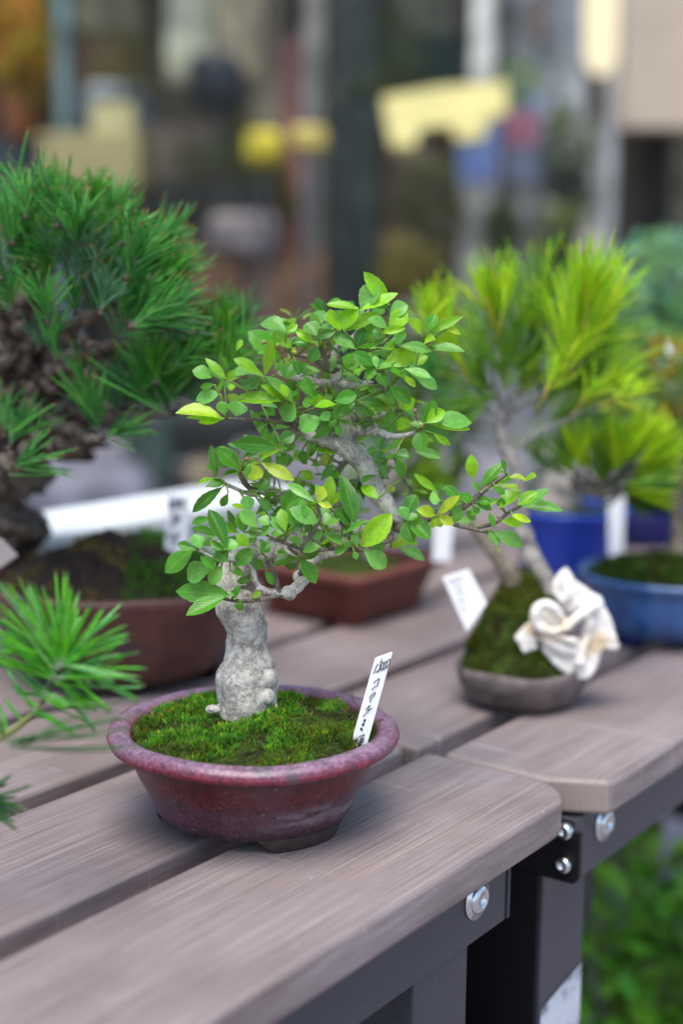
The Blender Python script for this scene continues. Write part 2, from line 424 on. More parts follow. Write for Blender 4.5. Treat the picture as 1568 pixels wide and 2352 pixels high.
# ------------------------------------------------------------------ ground and the blurred shop behind
mb = MB(); mb.add([Vector((-150, -150, 0)), Vector((150, -150, 0)), Vector((150, 150, 0)), Vector((-150, 150, 0))], [(0, 1, 2, 3)])
tag(mb.build('ground', plain('pavement', (.22, .20, .215), .85, .25, 6, .3, 0, .2), None, False), kind='structure')
O_ = Vector((CAM.x, CAM.y, 0))
def W(a, b, z): return O_ + Rh * a + Fh * b + ZUP * z
SB = 1.8                                    # the shop stands this much beyond the listed distances
def pxr(x0, y0, x1, y1, d):
    """picture rectangle at distance d -> (a0, a1, z0, z1) in the shop frame"""
    p = at(x0, y1, d) - O_; q = at(x1, y0, d) - O_
    return p.dot(Rh), q.dot(Rh), p.z, q.z, p.dot(Fh)
def panel(mb, r, d, th):
    a0, a1, z0, z1 = pxr(*r, d)[:4]
    box(mb, (a0, d, z0), (a1, d + th, z1), (O_, Rh, Fh))
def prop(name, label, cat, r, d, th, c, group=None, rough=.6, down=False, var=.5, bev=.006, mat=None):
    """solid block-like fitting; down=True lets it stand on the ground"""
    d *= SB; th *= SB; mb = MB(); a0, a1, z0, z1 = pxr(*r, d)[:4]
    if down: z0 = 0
    if r[1] <= -40 and not down: z1 = 2.62            # hangs from the added canopy
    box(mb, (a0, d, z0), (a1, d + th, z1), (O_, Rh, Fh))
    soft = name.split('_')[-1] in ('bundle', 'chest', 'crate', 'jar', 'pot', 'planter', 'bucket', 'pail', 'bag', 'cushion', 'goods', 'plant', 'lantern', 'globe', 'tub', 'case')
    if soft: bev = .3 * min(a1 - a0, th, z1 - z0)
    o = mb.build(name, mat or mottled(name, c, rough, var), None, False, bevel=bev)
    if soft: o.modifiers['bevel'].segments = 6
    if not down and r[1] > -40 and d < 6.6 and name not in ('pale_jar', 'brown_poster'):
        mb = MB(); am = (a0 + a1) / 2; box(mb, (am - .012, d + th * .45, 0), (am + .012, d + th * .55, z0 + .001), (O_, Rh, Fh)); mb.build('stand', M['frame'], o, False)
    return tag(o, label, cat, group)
def mottled(name, c, rough, var):
    m, nt, out = newmat(name)
    n = noise_tex(nt, 1, 3, .6, None, (6, 6, 2.2)); n2 = noise_tex(nt, 9, 3, .6)
    lo = tuple(v * (1 - var) for v in c); hi = tuple(min(.9, v * (1 + var)) for v in c)
    r = ramp(nt, [(.32, lo), (.68, hi)], n.outputs[0]); r2 = ramp(nt, [(.3, 1 - var), (.7, 1 + var * .7)], n2.outputs[0])
    principled(nt, out, mix(nt, r.outputs[0], r2.outputs[0], 1., 'MULTIPLY'), rough, .3); return m
mb = MB(); box(mb, (-7, 5.9, 2.62), (7, 8.4, 2.75), (O_, Rh, Fh))
tag(mb.build('added_shade_canopy', plain('grey_shade_canopy', (.2, .2, .19), .7), None, False), 'added flat grey canopy, unseen above the picture, shading the shop', 'canopy')  # out-of-view canopy added to block sky light and darken the shop
# rear wall of the shop
mb = MB(); box(mb, (-6, 7.8, 0), (6, 8.1, 3.4), (O_, Rh, Fh))
def shopwall():
    m, nt, out = newmat('dim_shop_wall')
    n = noise_tex(nt, 1, 2, .5, None, (1.8, 1.8, .6)); n2 = noise_tex(nt, 1.7, 2, .5)
    c = ramp(nt, [(.35, (.028, .022, .015)), (.5, (.13, .10, .06)), (.62, (.22, .175, .115)), (.75, (.06, .058, .042))], n.outputs[0])
    c2 = ramp(nt, [(.35, .6), (.65, 1.3)], n2.outputs[0])
    principled(nt, out, mix(nt, c.outputs[0], c2.outputs[0], 1., 'MULTIPLY'), .7); return m
tag(mb.build('shop_wall', shopwall(), None, False), 'dim brown rear wall of the shop behind everything', 'wall')
P_ = prop
P_('metal_post', 'slim grey green upright post at the left of the shop front', 'post', (146, -200, 186, 700), 3.0, .05, (.11, .17, .165), None, .5, True)
P_('dark_pillar', 'wide blackish green pillar in the middle of the shop front', 'pillar', (748, -200, 872, 900), 3.0, .12, (.024, .034, .028), None, .5, True)
P_('grey_post', 'pale grey strip post right beside the dark pillar', 'post', (696, -200, 752, 330), 3.1, .05, (.32, .295, .25), None, .6, True)
P_('red_banner', 'dull red upright banner left of the dark pillar', 'banner', (642, 110, 712, 800), 3.4, .02, (.22, .085, .07))
P_('orange_curtain', 'burnt orange cloth hanging in the upper left corner', 'cloth', (-60, -60, 122, 180), 3.2, .03, (.34, .13, .012))
P_('orange_bundle', 'orange brown bundle under the orange cloth by the metal post', 'bundle', (20, 210, 100, 330), 3.2, .1, (.26, .10, .035))
P_('brown_cabinet', 'near black cabinet left of the grey green post', 'cabinet', (-120, 330, 140, 560), 3.4, .3, (.022, .020, .018), None, .6, True)
P_('beige_screen', 'tall beige slatted screen above the blue grey crate', 'screen', (196, -80, 345, 95), 3.5, .03, (.30, .26, .13))
P_('wooden_chest', 'brown wooden chest between the beige screens', 'chest', (196, 95, 330, 245), 3.5, .2, (.28, .155, .05))
P_('cream_curtain', 'cream curtain strip nearest the wooden chest', 'curtain', (395, -80, 500, 205), 3.5, .02, (.66, .57, .36))
P_('cream_curtain', 'narrow olive cream curtain strip left of the red banner', 'curtain', (505, -80, 610, 190), 3.5, .02, (.56, .45, .25))
P_('tan_board', 'pale tan board partly behind the red banner', 'board', (560, -80, 660, 400), 3.6, .03, (.38, .30, .19))
P_('blue_crate', 'blue grey crate behind the stack of yellow trays', 'crate', (196, 205, 350, 330), 3.4, .2, (.17, .22, .27))
P_('grey_cabinet', 'grey green cabinet under the yellow trays behind the pine', 'cabinet', (-80, 320, 200, 620), 3.35, .3, (.065, .085, .088), None, .6, True)
tr_ = thing('tray_stack', W(*[(pxr(100, 330, 330, 440, 2.9 * SB)[0] + pxr(100, 330, 330, 440, 2.9 * SB)[1]) / 2, 2.9 * SB, pxr(100, 330, 330, 440, 2.9 * SB)[2]]), 'stack of pale yellow trays behind the left pine', 'tray stack')
for k in range(6):
    mb = MB(); y = 318 + k * 19; panel(mb, (102 + (k * 37) % 13, y, 330, y + 14), 2.9 * SB, .4); mb.build('tray', plain('straw_tray', (.34, .29, .13), .6, .3, 20), tr_, False, bevel=.004)
mb = MB(); panel(mb, (225, 250, 322, 316), 2.95 * SB, .2); mb.build('upright_box', plain('yellow_carton', (.40, .36, .17), .6, .2, 12), tr_, False, bevel=.004)
P_('pale_jar', 'pale grey blue jar on the upright yellow carton', 'jar', (222, 205, 300, 248), 2.95, .1, (.22, .25, .24))
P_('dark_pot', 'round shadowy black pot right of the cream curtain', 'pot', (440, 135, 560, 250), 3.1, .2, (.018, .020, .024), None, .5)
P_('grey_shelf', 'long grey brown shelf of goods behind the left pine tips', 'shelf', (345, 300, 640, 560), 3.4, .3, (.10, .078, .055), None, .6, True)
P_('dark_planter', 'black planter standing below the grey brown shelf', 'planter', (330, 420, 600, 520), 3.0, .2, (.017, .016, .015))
P_('grey_bucket', 'grey lilac bucket low in front of the brown step', 'bucket', (480, 490, 640, 585), 2.9, .2, (.17, .15, .145))
P_('brown_step', 'broad reddish brown wooden step behind the serrated bonsai', 'step', (380, 585, 745, 900), 3.0, .3, (.28, .15, .08), None, .6, True)
P_('yellow_pail', 'small bright yellow pail left of the red banner foot', 'pail', (566, 305, 648, 382), 2.7, .08, (.50, .42, .03))
P_('straw_bundle', 'straw yellow bundle crossing in front of the red banner', 'bundle', (670, 298, 752, 352), 2.7, .06, (.36, .29, .07))
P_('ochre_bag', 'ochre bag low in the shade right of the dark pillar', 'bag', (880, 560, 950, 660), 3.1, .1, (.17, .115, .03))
P_('brown_crate', 'brown crate under the yellow signboard', 'crate', (872, 340, 1052, 470), 3.4, .2, (.09, .07, .045), None, .6, True)
P_('tan_cushion', 'tan cushion on the dark shelf below the signboard', 'cushion', (872, 536, 950, 586), 3.1, .1, (.34, .22, .11))
P_('olive_blind', 'olive beige blind above the yellow signboard', 'blind', (900, -80, 1035, 100), 3.6, .02, (.27, .26, .15))
P_('green_hedge_panel', 'dark green leafy panel behind the yellow signboard', 'panel', (870, 100, 1060, 230), 3.6, .06, (.025, .05, .025))
P_('grey_door_leaf', 'left pale grey sliding door leaf behind the yellow green pine', 'door', (1046, 360, 1138, 1000), 3.2, .04, (.46, .435, .40), 'pale grey sliding door leaves', .5, True)
P_('grey_door_leaf', 'right pale grey sliding door leaf behind the yellow green pine', 'door', (1172, 360, 1252, 1000), 3.2, .04, (.46, .45, .42), 'pale grey sliding door leaves', .5, True)
P_('dark_door_gap_board', 'dark grey board between the two pale sliding door leaves', 'board', (1136, 300, 1174, 1000), 3.28, .03, (.095, .10, .098), None, .5, True)
P_('white_upright', 'whitish upright above the blue cloth', 'post', (1072, -80, 1126, 205), 3.3, .04, (.58, .58, .52))
P_('black_upright', 'black upright beside the whitish upright', 'post', (1128, 100, 1160, 220), 3.3, .04, (.03, .03, .03))
P_('pale_curtain', 'pale grey green curtain left of the lit lamp', 'curtain', (1160, -80, 1330, 300), 3.5, .03, (.66, .68, .58))
P_('brown_poster', 'faded brown poster on the pale grey green curtain', 'poster', (1186, 20, 1240, 110), 3.45, .01, (.30, .21, .15))
P_('grey_rack', 'grey rack of goods right of the red and blue cloths', 'rack', (1225, 300, 1375, 900), 3.5, .2, (.36, .36, .32), None, .6, True)
P_('brown_goods', 'dark brown goods on the upper tier of the grey rack', 'goods', (1250, 395, 1345, 450), 3.2, .1, (.06, .048, .038))
P_('green_pot_plant', 'dark green potted plant on the grey rack', 'plant', (1240, 455, 1360, 480), 3.2, .1, (.04, .06, .04))
P_('stone_lantern', 'pale stone ornament low on the grey rack', 'ornament', (1235, 490, 1300, 545), 3.1, .1, (.24, .24, .22))
P_('green_pot_plant', 'dark green bushy plant on the lowest tier of the grey rack', 'plant', (1245, 560, 1345, 640), 3.15, .1, (.04, .06, .045))
P_('white_frame_post', 'white upright frame along the left edge of the beige panel', 'post', (1366, -120, 1404, 900), 3.0, .05, (.75, .77, .72), None, .5, True)
P_('cream_globe', 'cream coloured globe jar behind the tips of the yellow green pine', 'jar', (1322, 540, 1398, 625), 2.85, .1, (.42, .38, .32))
P_('dark_doorway_board', 'olive brown board under the beige panel', 'board', (1395, 280, 1480, 1000), 3.0, .05, (.055, .050, .034), None, .6, True)
P_('black_jamb', 'black door jamb under the beige panel', 'jamb', (1476, 280, 1520, 1000), 2.95, .06, (.008, .008, .007), None, .5, True)
P_('olive_door', 'olive grey door at the right edge under the beige panel', 'door', (1520, 280, 1700, 1000), 3.05, .05, (.105, .10, .07), None, .6, True)
P_('wall_board', 'large smooth beige panel filling the upper right corner', 'panel', (1404, -140, 1760, 303), 2.75, .06, (.45, .36, .265), None, .6, var=.06)
# yellow hanging signboard with a stepped lower edge
sgn = thing('yellow_signboard', at(1020, 250, 2.65 * SB), 'bright yellow signboard with stepped lower edge hanging behind the bonsai', 'signboard')
mb = MB()
q = [at(x, y, 2.65 * SB) for x, y in ((878, 222), (1010, 198), (1160, 186), (1166, 255), (1120, 272), (1112, 316), (1046, 318), (1040, 282), (962, 292), (956, 332), (900, 334), (892, 300))]
slab(mb, q, .08); mb.build('board', plain('yellow_board', (.66, .58, .22), .6, .16, 7), sgn, False)
mb = MB()
for x in (930, 1120): box(mb, (pxr(x, 0, x, 0, 2.67 * SB)[0] - .001, 2.665 * SB, pxr(0, 0, 0, 215, 2.67 * SB)[2] - .01), (pxr(x, 0, x, 0, 2.67 * SB)[0] + .001, 2.671 * SB, 2.62), (O_, Rh, Fh))
mb.build('hanging_wire', M['frame'], sgn, False)
# cloths hanging under the sign
def cloth(name, label, r, d, c, grp=None):
    d *= SB
    mb = MB(); a0, a1, z0, z1 = pxr(*r, d)[:4]; n = 12; vs, fs = [], []
    for j in range(5):
        for side in (0, 1):
            for i in range(n + 1):
                t = i / n; k = (.75 + .25 * (1 - j / 4))
                vs.append(W((a0 + a1) / 2 + (a1 - a0) * (t - .5) * k, d + .012 * math.sin(t * 14 + j) + side * .012, z1 + (z0 - z1) * j / 4))
    s = n + 1
    for j in range(4):
        for i in range(n):
            o = j * 2 * s; fs.append((o+i, o+i+1, o+2*s+i+1, o+2*s+i)); fs.append((o+s+i+1, o+s+i, o+3*s+i, o+3*s+i+1))
    mb.add(vs, fs); return tag(mb.build(name, plain(name, c, .7, .15, 14), None), label, 'cloth', grp)
cloth('blue_cloth', 'mid blue cloth hanging right below the yellow signboard', (1036, 262, 1140, 425), 3.1, (.20, .28, .55))
cloth('red_cloth', 'pinkish red cloth hanging right of the blue cloth', (1142, 268, 1228, 345), 3.1, (.46, .17, .23))
cloth('pale_blue_cloth', 'pale lilac blue cloth hanging behind the red cloth', (1146, 225, 1240, 420), 3.16, (.30, .36, .52))
# green foliage ball, orange leaves
def leafball(name, label, cat, c, r, n, size, cols, par=None, grp=None):
    mb = MB()
    for _ in range(n):
        d = Vector((ru(-1, 1), ru(-1, 1), ru(-1, 1)))
        if d.length > 1 or d.length < .1: continue
        p = c + Vector((d.x * r[0], d.y * r[1], d.z * r[2])); ax = (d + Vector((ru(-1, 1), ru(-1, 1), ru(-.6, .6)))).normalized()
        L = size * ru(.6, 1.2)
        leaf(mb, p, p + ax * L, L * .55, Vector((ru(-.6, .6), ru(-.6, .6), 1)), vary(random.choice(cols), .25), .25, .2, False, 6)
    return tag(mb.build(name, M['leaf'], par), label, cat, grp)
leafball('leafy_ball', 'small bright green leafy ball at the right end of the yellow signboard', 'plant', at(1195, 195, 2.7 * SB), (.06, .06, .07), 140, .05, [(.03, .16, .02), (.05, .2, .03)])
leafball('hanging_leaves', 'green and yellow leaves in the extreme upper left corner', 'plant', at(40, 40, 3.1 * SB), (.14, .09, .18), 160, .1, [(.06, .12, .01), (.1, .14, .01)])
# lit paper lamp
lp = thing('paper_lamp', at(1360, 80, 2.9 * SB), 'lit cream paper lamp beside the beige panel', 'lamp')
m_, nt_, out_ = newmat('lit_paper'); e_ = nt_.nodes.new('ShaderNodeEmission'); e_.inputs[0].default_value = (1, .87, .60, 1); e_.inputs[1].default_value = .42; nt_.links.new(e_.outputs[0], out_.inputs[0])
mb = MB(); a0, a1, z0, z1 = pxr(1318, -70, 1398, 185, 2.9 * SB)[:4]; lathe(mb, [(0, 0), (.03, 0), (.058, .05), (.066, (z1 - z0) * .5), (.060, z1 - z0 - .04), (.04, z1 - z0), (0, z1 - z0)], W((a0 + a1) / 2, 2.9 * SB, z0), 24)
mb.build('lamp_shade', m_, lp)
mb = MB(); c = W((a0 + a1) / 2, 2.9 * SB, z1); tube(mb, [(c, .004), (c + ZUP * .4, .004), (c + ZUP * .9, .004)], 2, 6); mb.build('cord', M['black'], lp)
# glass front of the shop
m_, nt_, out_ = newmat('shop_glass'); tb = nt_.nodes.new('ShaderNodeBsdfTransparent'); gl = nt_.nodes.new('ShaderNodeBsdfGlossy'); gl.inputs['Roughness'].default_value = .02
fr = nt_.nodes.new('ShaderNodeFresnel'); fr.inputs[0].default_value = 1.18; ms = nt_.nodes.new('ShaderNodeMixShader')
nt_.links.new(fr.outputs[0], ms.inputs[0]); nt_.links.new(tb.outputs[0], ms.inputs[1]); nt_.links.new(gl.outputs[0], ms.inputs[2]); nt_.links.new(ms.outputs[0], out_.inputs[0])
for nm, (xa, xb) in (('left glass pane of the shop front between the grey green post and the dark pillar', (190, 744)), ('right glass pane of the shop front between the dark pillar and the white upright frame', (876, 1354))):
    mb = MB(); a0 = pxr(xa, 0, xb, 100, 2.98 * SB)[0]; a1 = pxr(xa, 0, xb, 100, 2.98 * SB)[1]
    box(mb, (a0, 2.98 * SB, .01), (a1, 2.98 * SB + .008, 2.61), (O_, Rh, Fh)); tag(mb.build('glass_pane', m_, None, False), nm, 'window', 'glass panes of the shop front')
# low grey kerb shelf that shows under the left pine
P_('stone_ledge', 'long grey stone ledge at the foot of the shop front', 'ledge', (-300, 1085, 1700, 1400), 2.5, .45, (.20, .19, .215), None, .7, True)
P_('grey_tub', 'blue grey tub on the stone ledge under the pine crown', 'tub', (30, 1070, 330, 1145), 2.2, .2, (.15, .15, .18), None, .6, True)
P_('dark_green_box', 'dark green box low behind the left pine', 'box', (280, 960, 380, 1100), 2.3, .15, (.035, .055, .045), None, .6, True)
P_('tan_pail', 'tan pail on the ledge left of the serrated bonsai', 'pail', (420, 1070, 500, 1145), 2.35, .12, (.16, .13, .08), None, .6, True)
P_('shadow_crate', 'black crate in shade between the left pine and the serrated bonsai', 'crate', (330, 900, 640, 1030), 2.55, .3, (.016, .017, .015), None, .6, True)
P_('grey_case', 'mid grey case on the ledge behind the lowest leaves', 'case', (520, 1020, 660, 1080), 2.5, .2, (.12, .12, .13), None, .6, True)
P_('tall_grey_screen', 'grey screen low behind the yellow green pine', 'screen', (900, 700, 1420, 1200), 2.75, .04, (.15, .155, .155), None, .6, True)

# potted greenery for sale inside the shop, all far out of focus
for x, y, d, r, cl, lb in ((905, 125, 3.3, .12, 0, 'dark bushy plant above the yellow signboard beside the dark pillar'), (480, 420, 3.0, .10, 0, 'dark bush on the grey brown shelf right of the left pine tips'), (610, 450, 3.05, .10, 0, 'dark bush below the bright yellow pail'), (985, 470, 3.1, .11, 0, 'dark bush below the yellow signboard'),
      (1290, 545, 2.9, .08, 1, 'dull green bush on the grey rack behind the pine'), (560, 330, 3.2, .09, 2, 'brownish dry plant behind the bright yellow pail'), (940, 640, 2.9, .10, 2, 'brownish plant right above the crown of the serrated bonsai'), (1150, 520, 3.1, .05, 1, 'small green plant between the two pale sliding doors'),
      (300, 160, 3.3, .09, 2, 'ochre dry plant between the beige screen and cream curtain'), (820, 200, 2.95, .09, 0, 'dark climbing plant on the blackish green pillar'), (80, 150, 3.0, .09, 3, 'orange flowering plant in the upper left corner'), (1300, 330, 3.1, .09, 1, 'grey green plant between the red cloth and the white frame')):
    leafball('shop_plant', lb, 'plant', at(x, y, d * SB), (r * SB * .8, r * SB * .5, r * SB * .8), 300, .07, ([(.018, .034, .020), (.03, .05, .026)], [(.05, .09, .05), (.09, .13, .08)], [(.10, .075, .03), (.16, .11, .05)], [(.30, .11, .015), (.22, .10, .03), (.10, .11, .01)])[cl])
# ------------------------------------------------------------------ the two slatted benches
TH = .024
PY = [(.364, .478), (.497, .611), (.630, .744), (.763, .877), (.896, 1.010)]
def bolt(parent, c, nrm, r_w, r_h, part='bolt', washer=True):
    """washer and domed head with a hex recess, facing nrm"""
    q = nrm.normalized(); a = ZUP.cross(q).normalized(); b = q.cross(a)
    mb = MB()
    prof = ([(0, 0), (r_w, 0), (r_w, .0012), (r_h, .0015)] if washer else [(0, 0), (r_h, 0)]) + [(r_h, .0022), (r_h * .93, .0036), (r_h * .72, .0048), (r_h * .45, .0053), (r_h * .44, .0030), (0, .0030)]
    vs, fs = [], []; n = 24
    for rr, z in prof:
        for k in range(n):
            an = 2 * PI * k / n; vs.append(c + (a * math.cos(an) + b * math.sin(an)) * rr + q * z)
    for i in range(len(prof) - 1):
        for k in range(n): fs.append((i*n+k, i*n+(k+1) % n, (i+1)*n+(k+1) % n, (i+1)*n+k))
    mb.add(vs, fs)
    return mb.build(part, M['steel'], parent)
def round_poly(x0, y0, x1, y1, r, n=10):
    """rectangle whose front right corner is rounded by r"""
    P = [(x0, y0)]
    for k in range(n + 1):
        a = -PI / 2 + PI / 2 * k / n; P.append((x1 - r + r * math.cos(a), y0 + r + r * math.sin(a)))
    return P + [(x1, y1), (x0, y1)]
def bench(label, x0, x1, dy, near):
    root = thing('slatted_bench', (0, 0, 0), label, 'bench', 'slatted display benches end to end')
    for i, (a, b) in enumerate(PY):
        mb = MB(); a += dy; b += dy
        if i == 0 and near: prism(mb, round_poly(x0, a, x1, b, .036), H - TH, H)
        elif i == 0: prism(mb, [(x0 + .019, a), (x1, a), (x1, b), (x0, b), (x0, a + .036)], H - TH, H)
        else: prism(mb, [(x0, a), (x1, a), (x1, b), (x0, b)], H - TH, H)
        mb.build('plank', M['wood'], root, bevel=.0042)
    yb = PY[0][0] + dy + .017; zb = .6315
    bm = MB(); xe = x1 - .0635 if near else x1 - .05; xs = x0 + .05 if near else x0 + .004
    box(bm, (xs, yb, zb), (xe, yb + .03, H - TH - .0015))
    bm.build('front_rail', M['frame'], root, bevel=.0012)
    bm = MB(); box(bm, (xs, 1.0, zb), (xe, 1.03, H - TH - .0015)); bm.build('rear_rail', M['frame'], root, bevel=.001)
    lx = [(.603, .6615), (-.42, -.36)] if near else [(.757, .8185), (2.1, 2.16)]
    for (a, b) in lx:
        for (ya, yc) in ((yb + (.004 if near else .0145), yb + .06), (.96, 1.02)):
            mb = MB(); box(mb, (a, ya, 0), (b, yc, zb - .0015 if near or ya > .5 else H - TH - .0025)); lo = mb.build('leg', M['frame'], root, bevel=.0015)
        mb = MB(); box(mb, (a + .01, yb + .0625, .635), (b - .01, .955, .6735)); mb.build('cross_rail', M['frame'], root, bevel=.001)
        mb = MB(); box(mb, (a + .004, yb + .0625, .15), (b - .004, .955, .55)); mb.build('side_panel', M['black'], root)  # black block between the legs, stands in for under-bench darkness
    return root, yb
benchA, ybA = bench('long slatted bench with rounded front corner carrying the plum red pot', -.75, .7615, 0, True)
benchB, ybB = bench('slatted bench with chamfered front corner carrying the blue pots', .7655, 2.6, -.009, False)
# end plate of the near rail: a thin lip standing beyond it
mb = MB(); box(mb, (.6990, ybA - .001, .632), (.7020, ybA + .032, .6735)); mb.build('end_cap', M['frame'], benchA, bevel=.001)
bolt(benchA, Vector((.6625, ybA, .6585)), Vector((0, -1, 0)), .0128, .0090)
bolt(benchB, Vector((.812, ybB, .6600)), Vector((0, -1, 0)), .0128, .0090)
# black joining plate on the end of the far bench
mb = MB(); n_ = 6
P = [(ybB - .0125, .674)] + [(ybB - .0125 + .006 - .006 * math.cos(k / n_ * PI / 2), .6400 + .006 - .006 * math.sin(k / n_ * PI / 2)) for k in range(n_ + 1)] + [(ybB + .075, .6400), (ybB + .075, .674)]
vs = [Vector((.7515, y, z)) for y, z in P] + [Vector((.7555, y, z)) for y, z in P]; k_ = len(P)
mb.add(vs, [tuple(range(k_)), tuple(range(2*k_-1, k_-1, -1))] + [(i, k_+i, k_+(i+1) % k_, (i+1) % k_) for i in range(k_)])
mb.build('joining_plate', M['black'], benchB, smooth=False)
mb = MB(); box(mb, (.7537, ybB + .0165, .02), (.7566, .955, .6385)); mb.build('end_panel', M['black'], benchB, smooth=False)  # black sheet standing in for the shade on the leg's side
for z in (.6740, .6520): bolt(benchB, Vector((.7515, ybB - .003, z)), Vector((-1, 0, 0)), .006, .0054, 'plate_screw', False)
mb = MB(); box(mb, (.84, .43, .535), (.925, .95, .6145)); mb.build('under_tray', M['black'], benchB)  # added black box in place of the shadow beneath the planks
# worn pale sticker on the far leg
mb = MB(); yl = ybB + .0138
mb.add([Vector((.7585, yl, .47)), Vector((.8165, yl, .47)), Vector((.8165, yl, .5545)), Vector((.7585, yl, .545))], [(0, 1, 2, 3)])
def sticker_mat():
    m, nt, out = newmat('worn_sticker')
    n = noise_tex(nt, 1, 4, .6, None, (25, 25, 70)); r = ramp(nt, [(.4, (.16, .17, .2)), (.5, (.52, .54, .58)), (.8, (.62, .64, .68))], n.outputs[0])
    principled(nt, out, r.outputs[0], .5); return m
st_ = mb.build('leg_sticker', sticker_mat(), benchB, smooth=False); st_['label'] = 'worn pale grey sticker'
# ------------------------------------------------------------------ the serrated-leaf bonsai in the plum red pot
MS = 1.042                                  # depth scale of everything growing in this pot
def atm(x, y, d): return at(x, y, d * MS)
q_ = on(583, 1678, H + .053); PC = Vector((q_.x, q_.y, H))
bon = thing('potted_bonsai', PC, 'serrated leaf bonsai with swollen pale trunk in round plum red pot', 'bonsai')
prof = [(0, .008), (.050, .0075), (.0560, .0080), (.0586, .0115), (.0622, .0215), (.0675, .0320), (.0722, .0430), (.0738, .0468), (.0762, .0472), (.0802, .0478), (.0832, .0495), (.0842, .0522), (.0836, .0550), (.0812, .0573), (.0778, .0583), (.0742, .0577), (.0712, .0556), (.0698, .0520), (.069, .046), (0, .044)]
pp = []
for i in range(len(prof) - 1):
    for k in range(3): t = k / 3; pp.append(tuple(prof[i][j] * (1 - t) + prof[i+1][j] * t for j in (0, 1)))
pp.append(prof[-1])
mb = MB(); lathe(mb, pp, PC, 120, lambda a, z: 1 + .004 * math.sin(3 * a + 1) + .003 * math.sin(5 * a), wob=.0009)
pot = mb.build('pot', M['glaze'], bon)
va = math.atan2(-Fh.y, -Fh.x)                       # direction towards the camera
for a0 in (va + .1, va + 2.2, va - 2.4):
    mb = MB(); lathe(mb, [(.040, .0085), (.042, .0), (.0549, .0), (.0560, .0012), (.0566, .0080), (.0552, .0085)], PC, 26, lambda a, z, a0=a0: 1, a0, a0 + 1.05)
    for i_, v_ in enumerate(mb.v):                   # ends of each foot slope back under the body
        k_ = (i_ % 27) / 26; e_ = max(0, .2 - k_, k_ - .8) / .2
        if v_.z < H + .006: v_.z += .0072 * e_ * e_
    n_ = 27; fs = [tuple(i * n_ for i in range(6)), tuple(i * n_ + 26 for i in range(5, -1, -1))]
    mb.f.extend(fs); mb.build('foot', M['clay'], pot)
# moss carpet and its fronds
def moss_h(p, R, hc, c, nz=1):
    r = min(1, math.hypot(p.x - c.x, p.y - c.y) / R)
    return hc * (1 - r ** 2.2) + nz * (.0046 * noise.noise(p * 50) + .0026 * noise.noise(p * 130)) * (1 - r ** 6 * .6)
def frond(mb, p, up, L, cols):
    """one moss shoot: a stalk with short paired leaflets"""
    s = up.orthogonal().normalized(); s = (Matrix.Rotation(ru(0, 6.28), 3, up) @ s); col = vary(random.choice(cols), .3)
    for k in range(4):
        q = p + up * (L * (k / 4)); l = L * (.5 - .07 * k)
        for sg in (-1, 1):
            d = (s * sg * .8 + up * .75).normalized(); wv = up.cross(s).normalized() * l * .16
            o = len(mb.v); mb.add([q - wv, q + wv, q + d * l], [(0, 1, 2)], col)
    q = p + up * L * .7; wv = s * L * .07; mb.add([q - wv, q + wv, q + up * L * .45], [(0, 1, 2)], (col[0] * 1.4, col[1] * 1.25, col[2]))
def mossbed(c, R, hc, z, nfr, Lf, cols, parent, bare=.0, nz=1., name='moss'):
    mb = MB(); NR, NA = 40, 90; vs, fs = [Vector((c.x, c.y, z + moss_h(c, R, hc, c, nz)))], []
    for i in range(1, NR + 1):
        for k in range(NA):
            a = 2 * PI * k / NA; p = Vector((c.x + R * i / NR * math.cos(a), c.y + R * i / NR * math.sin(a), z)); p.z += moss_h(p, R, hc, c, nz) - (.004 if i == NR else 0); vs.append(p)
    for k in range(NA): fs.append((0, 1 + k, 1 + (k+1) % NA))
    for i in range(NR - 1):
        for k in range(NA): fs.append((1+i*NA+k, 1+(i+1)*NA+k, 1+(i+1)*NA+(k+1) % NA, 1+i*NA+(k+1) % NA))
    mb.add(vs, fs); base = mb.build(name, M['mossbase'], parent)
    fr = MB()
    for _ in range(nfr):
        r = R * .985 * math.sqrt(rnd()); a = ru(0, 2 * PI); p = Vector((c.x + r * math.cos(a), c.y + r * math.sin(a), z))
        dens = noise.noise(p * 40 + Vector((3, 1, 0))) + .5 * noise.noise(p * 140)
        if dens < -.15 + bare and rnd() < .9: continue
        h = moss_h(p, R, hc, c, nz); p.z += h - .0006
        up = Vector((ru(-.6, .6), ru(-.6, .6), 1)).normalized()
        k = max(.6, min(1.5, 1 + dens)); sh_ = .55 + .75 * max(0, min(1, .5 + 1.3 * noise.noise(p * 95 + Vector((5, 5, 0))))); tone = noise.noise(p * 30 + Vector((0, 0, 8)))
        cc = [(x[0] * sh_, x[1] * sh_, x[2] * sh_) for x in cols] if tone > -.1 else [(x[0] * .9 * sh_, x[1] * .62 * sh_, x[2] * .7 * sh_) for x in cols]
        frond(fr, p, up, Lf * k * ru(.6, 1.2), cc)
    fr.build(name + '_frond', M['moss'], base)
    return base
MZ = H + .0530
mossbed(PC, .0702, .0075, MZ, 13000, .0042, [(.085, .29, .010), (.16, .42, .018), (.05, .20, .014), (.24, .33, .018), (.07, .26, .05)], bon)
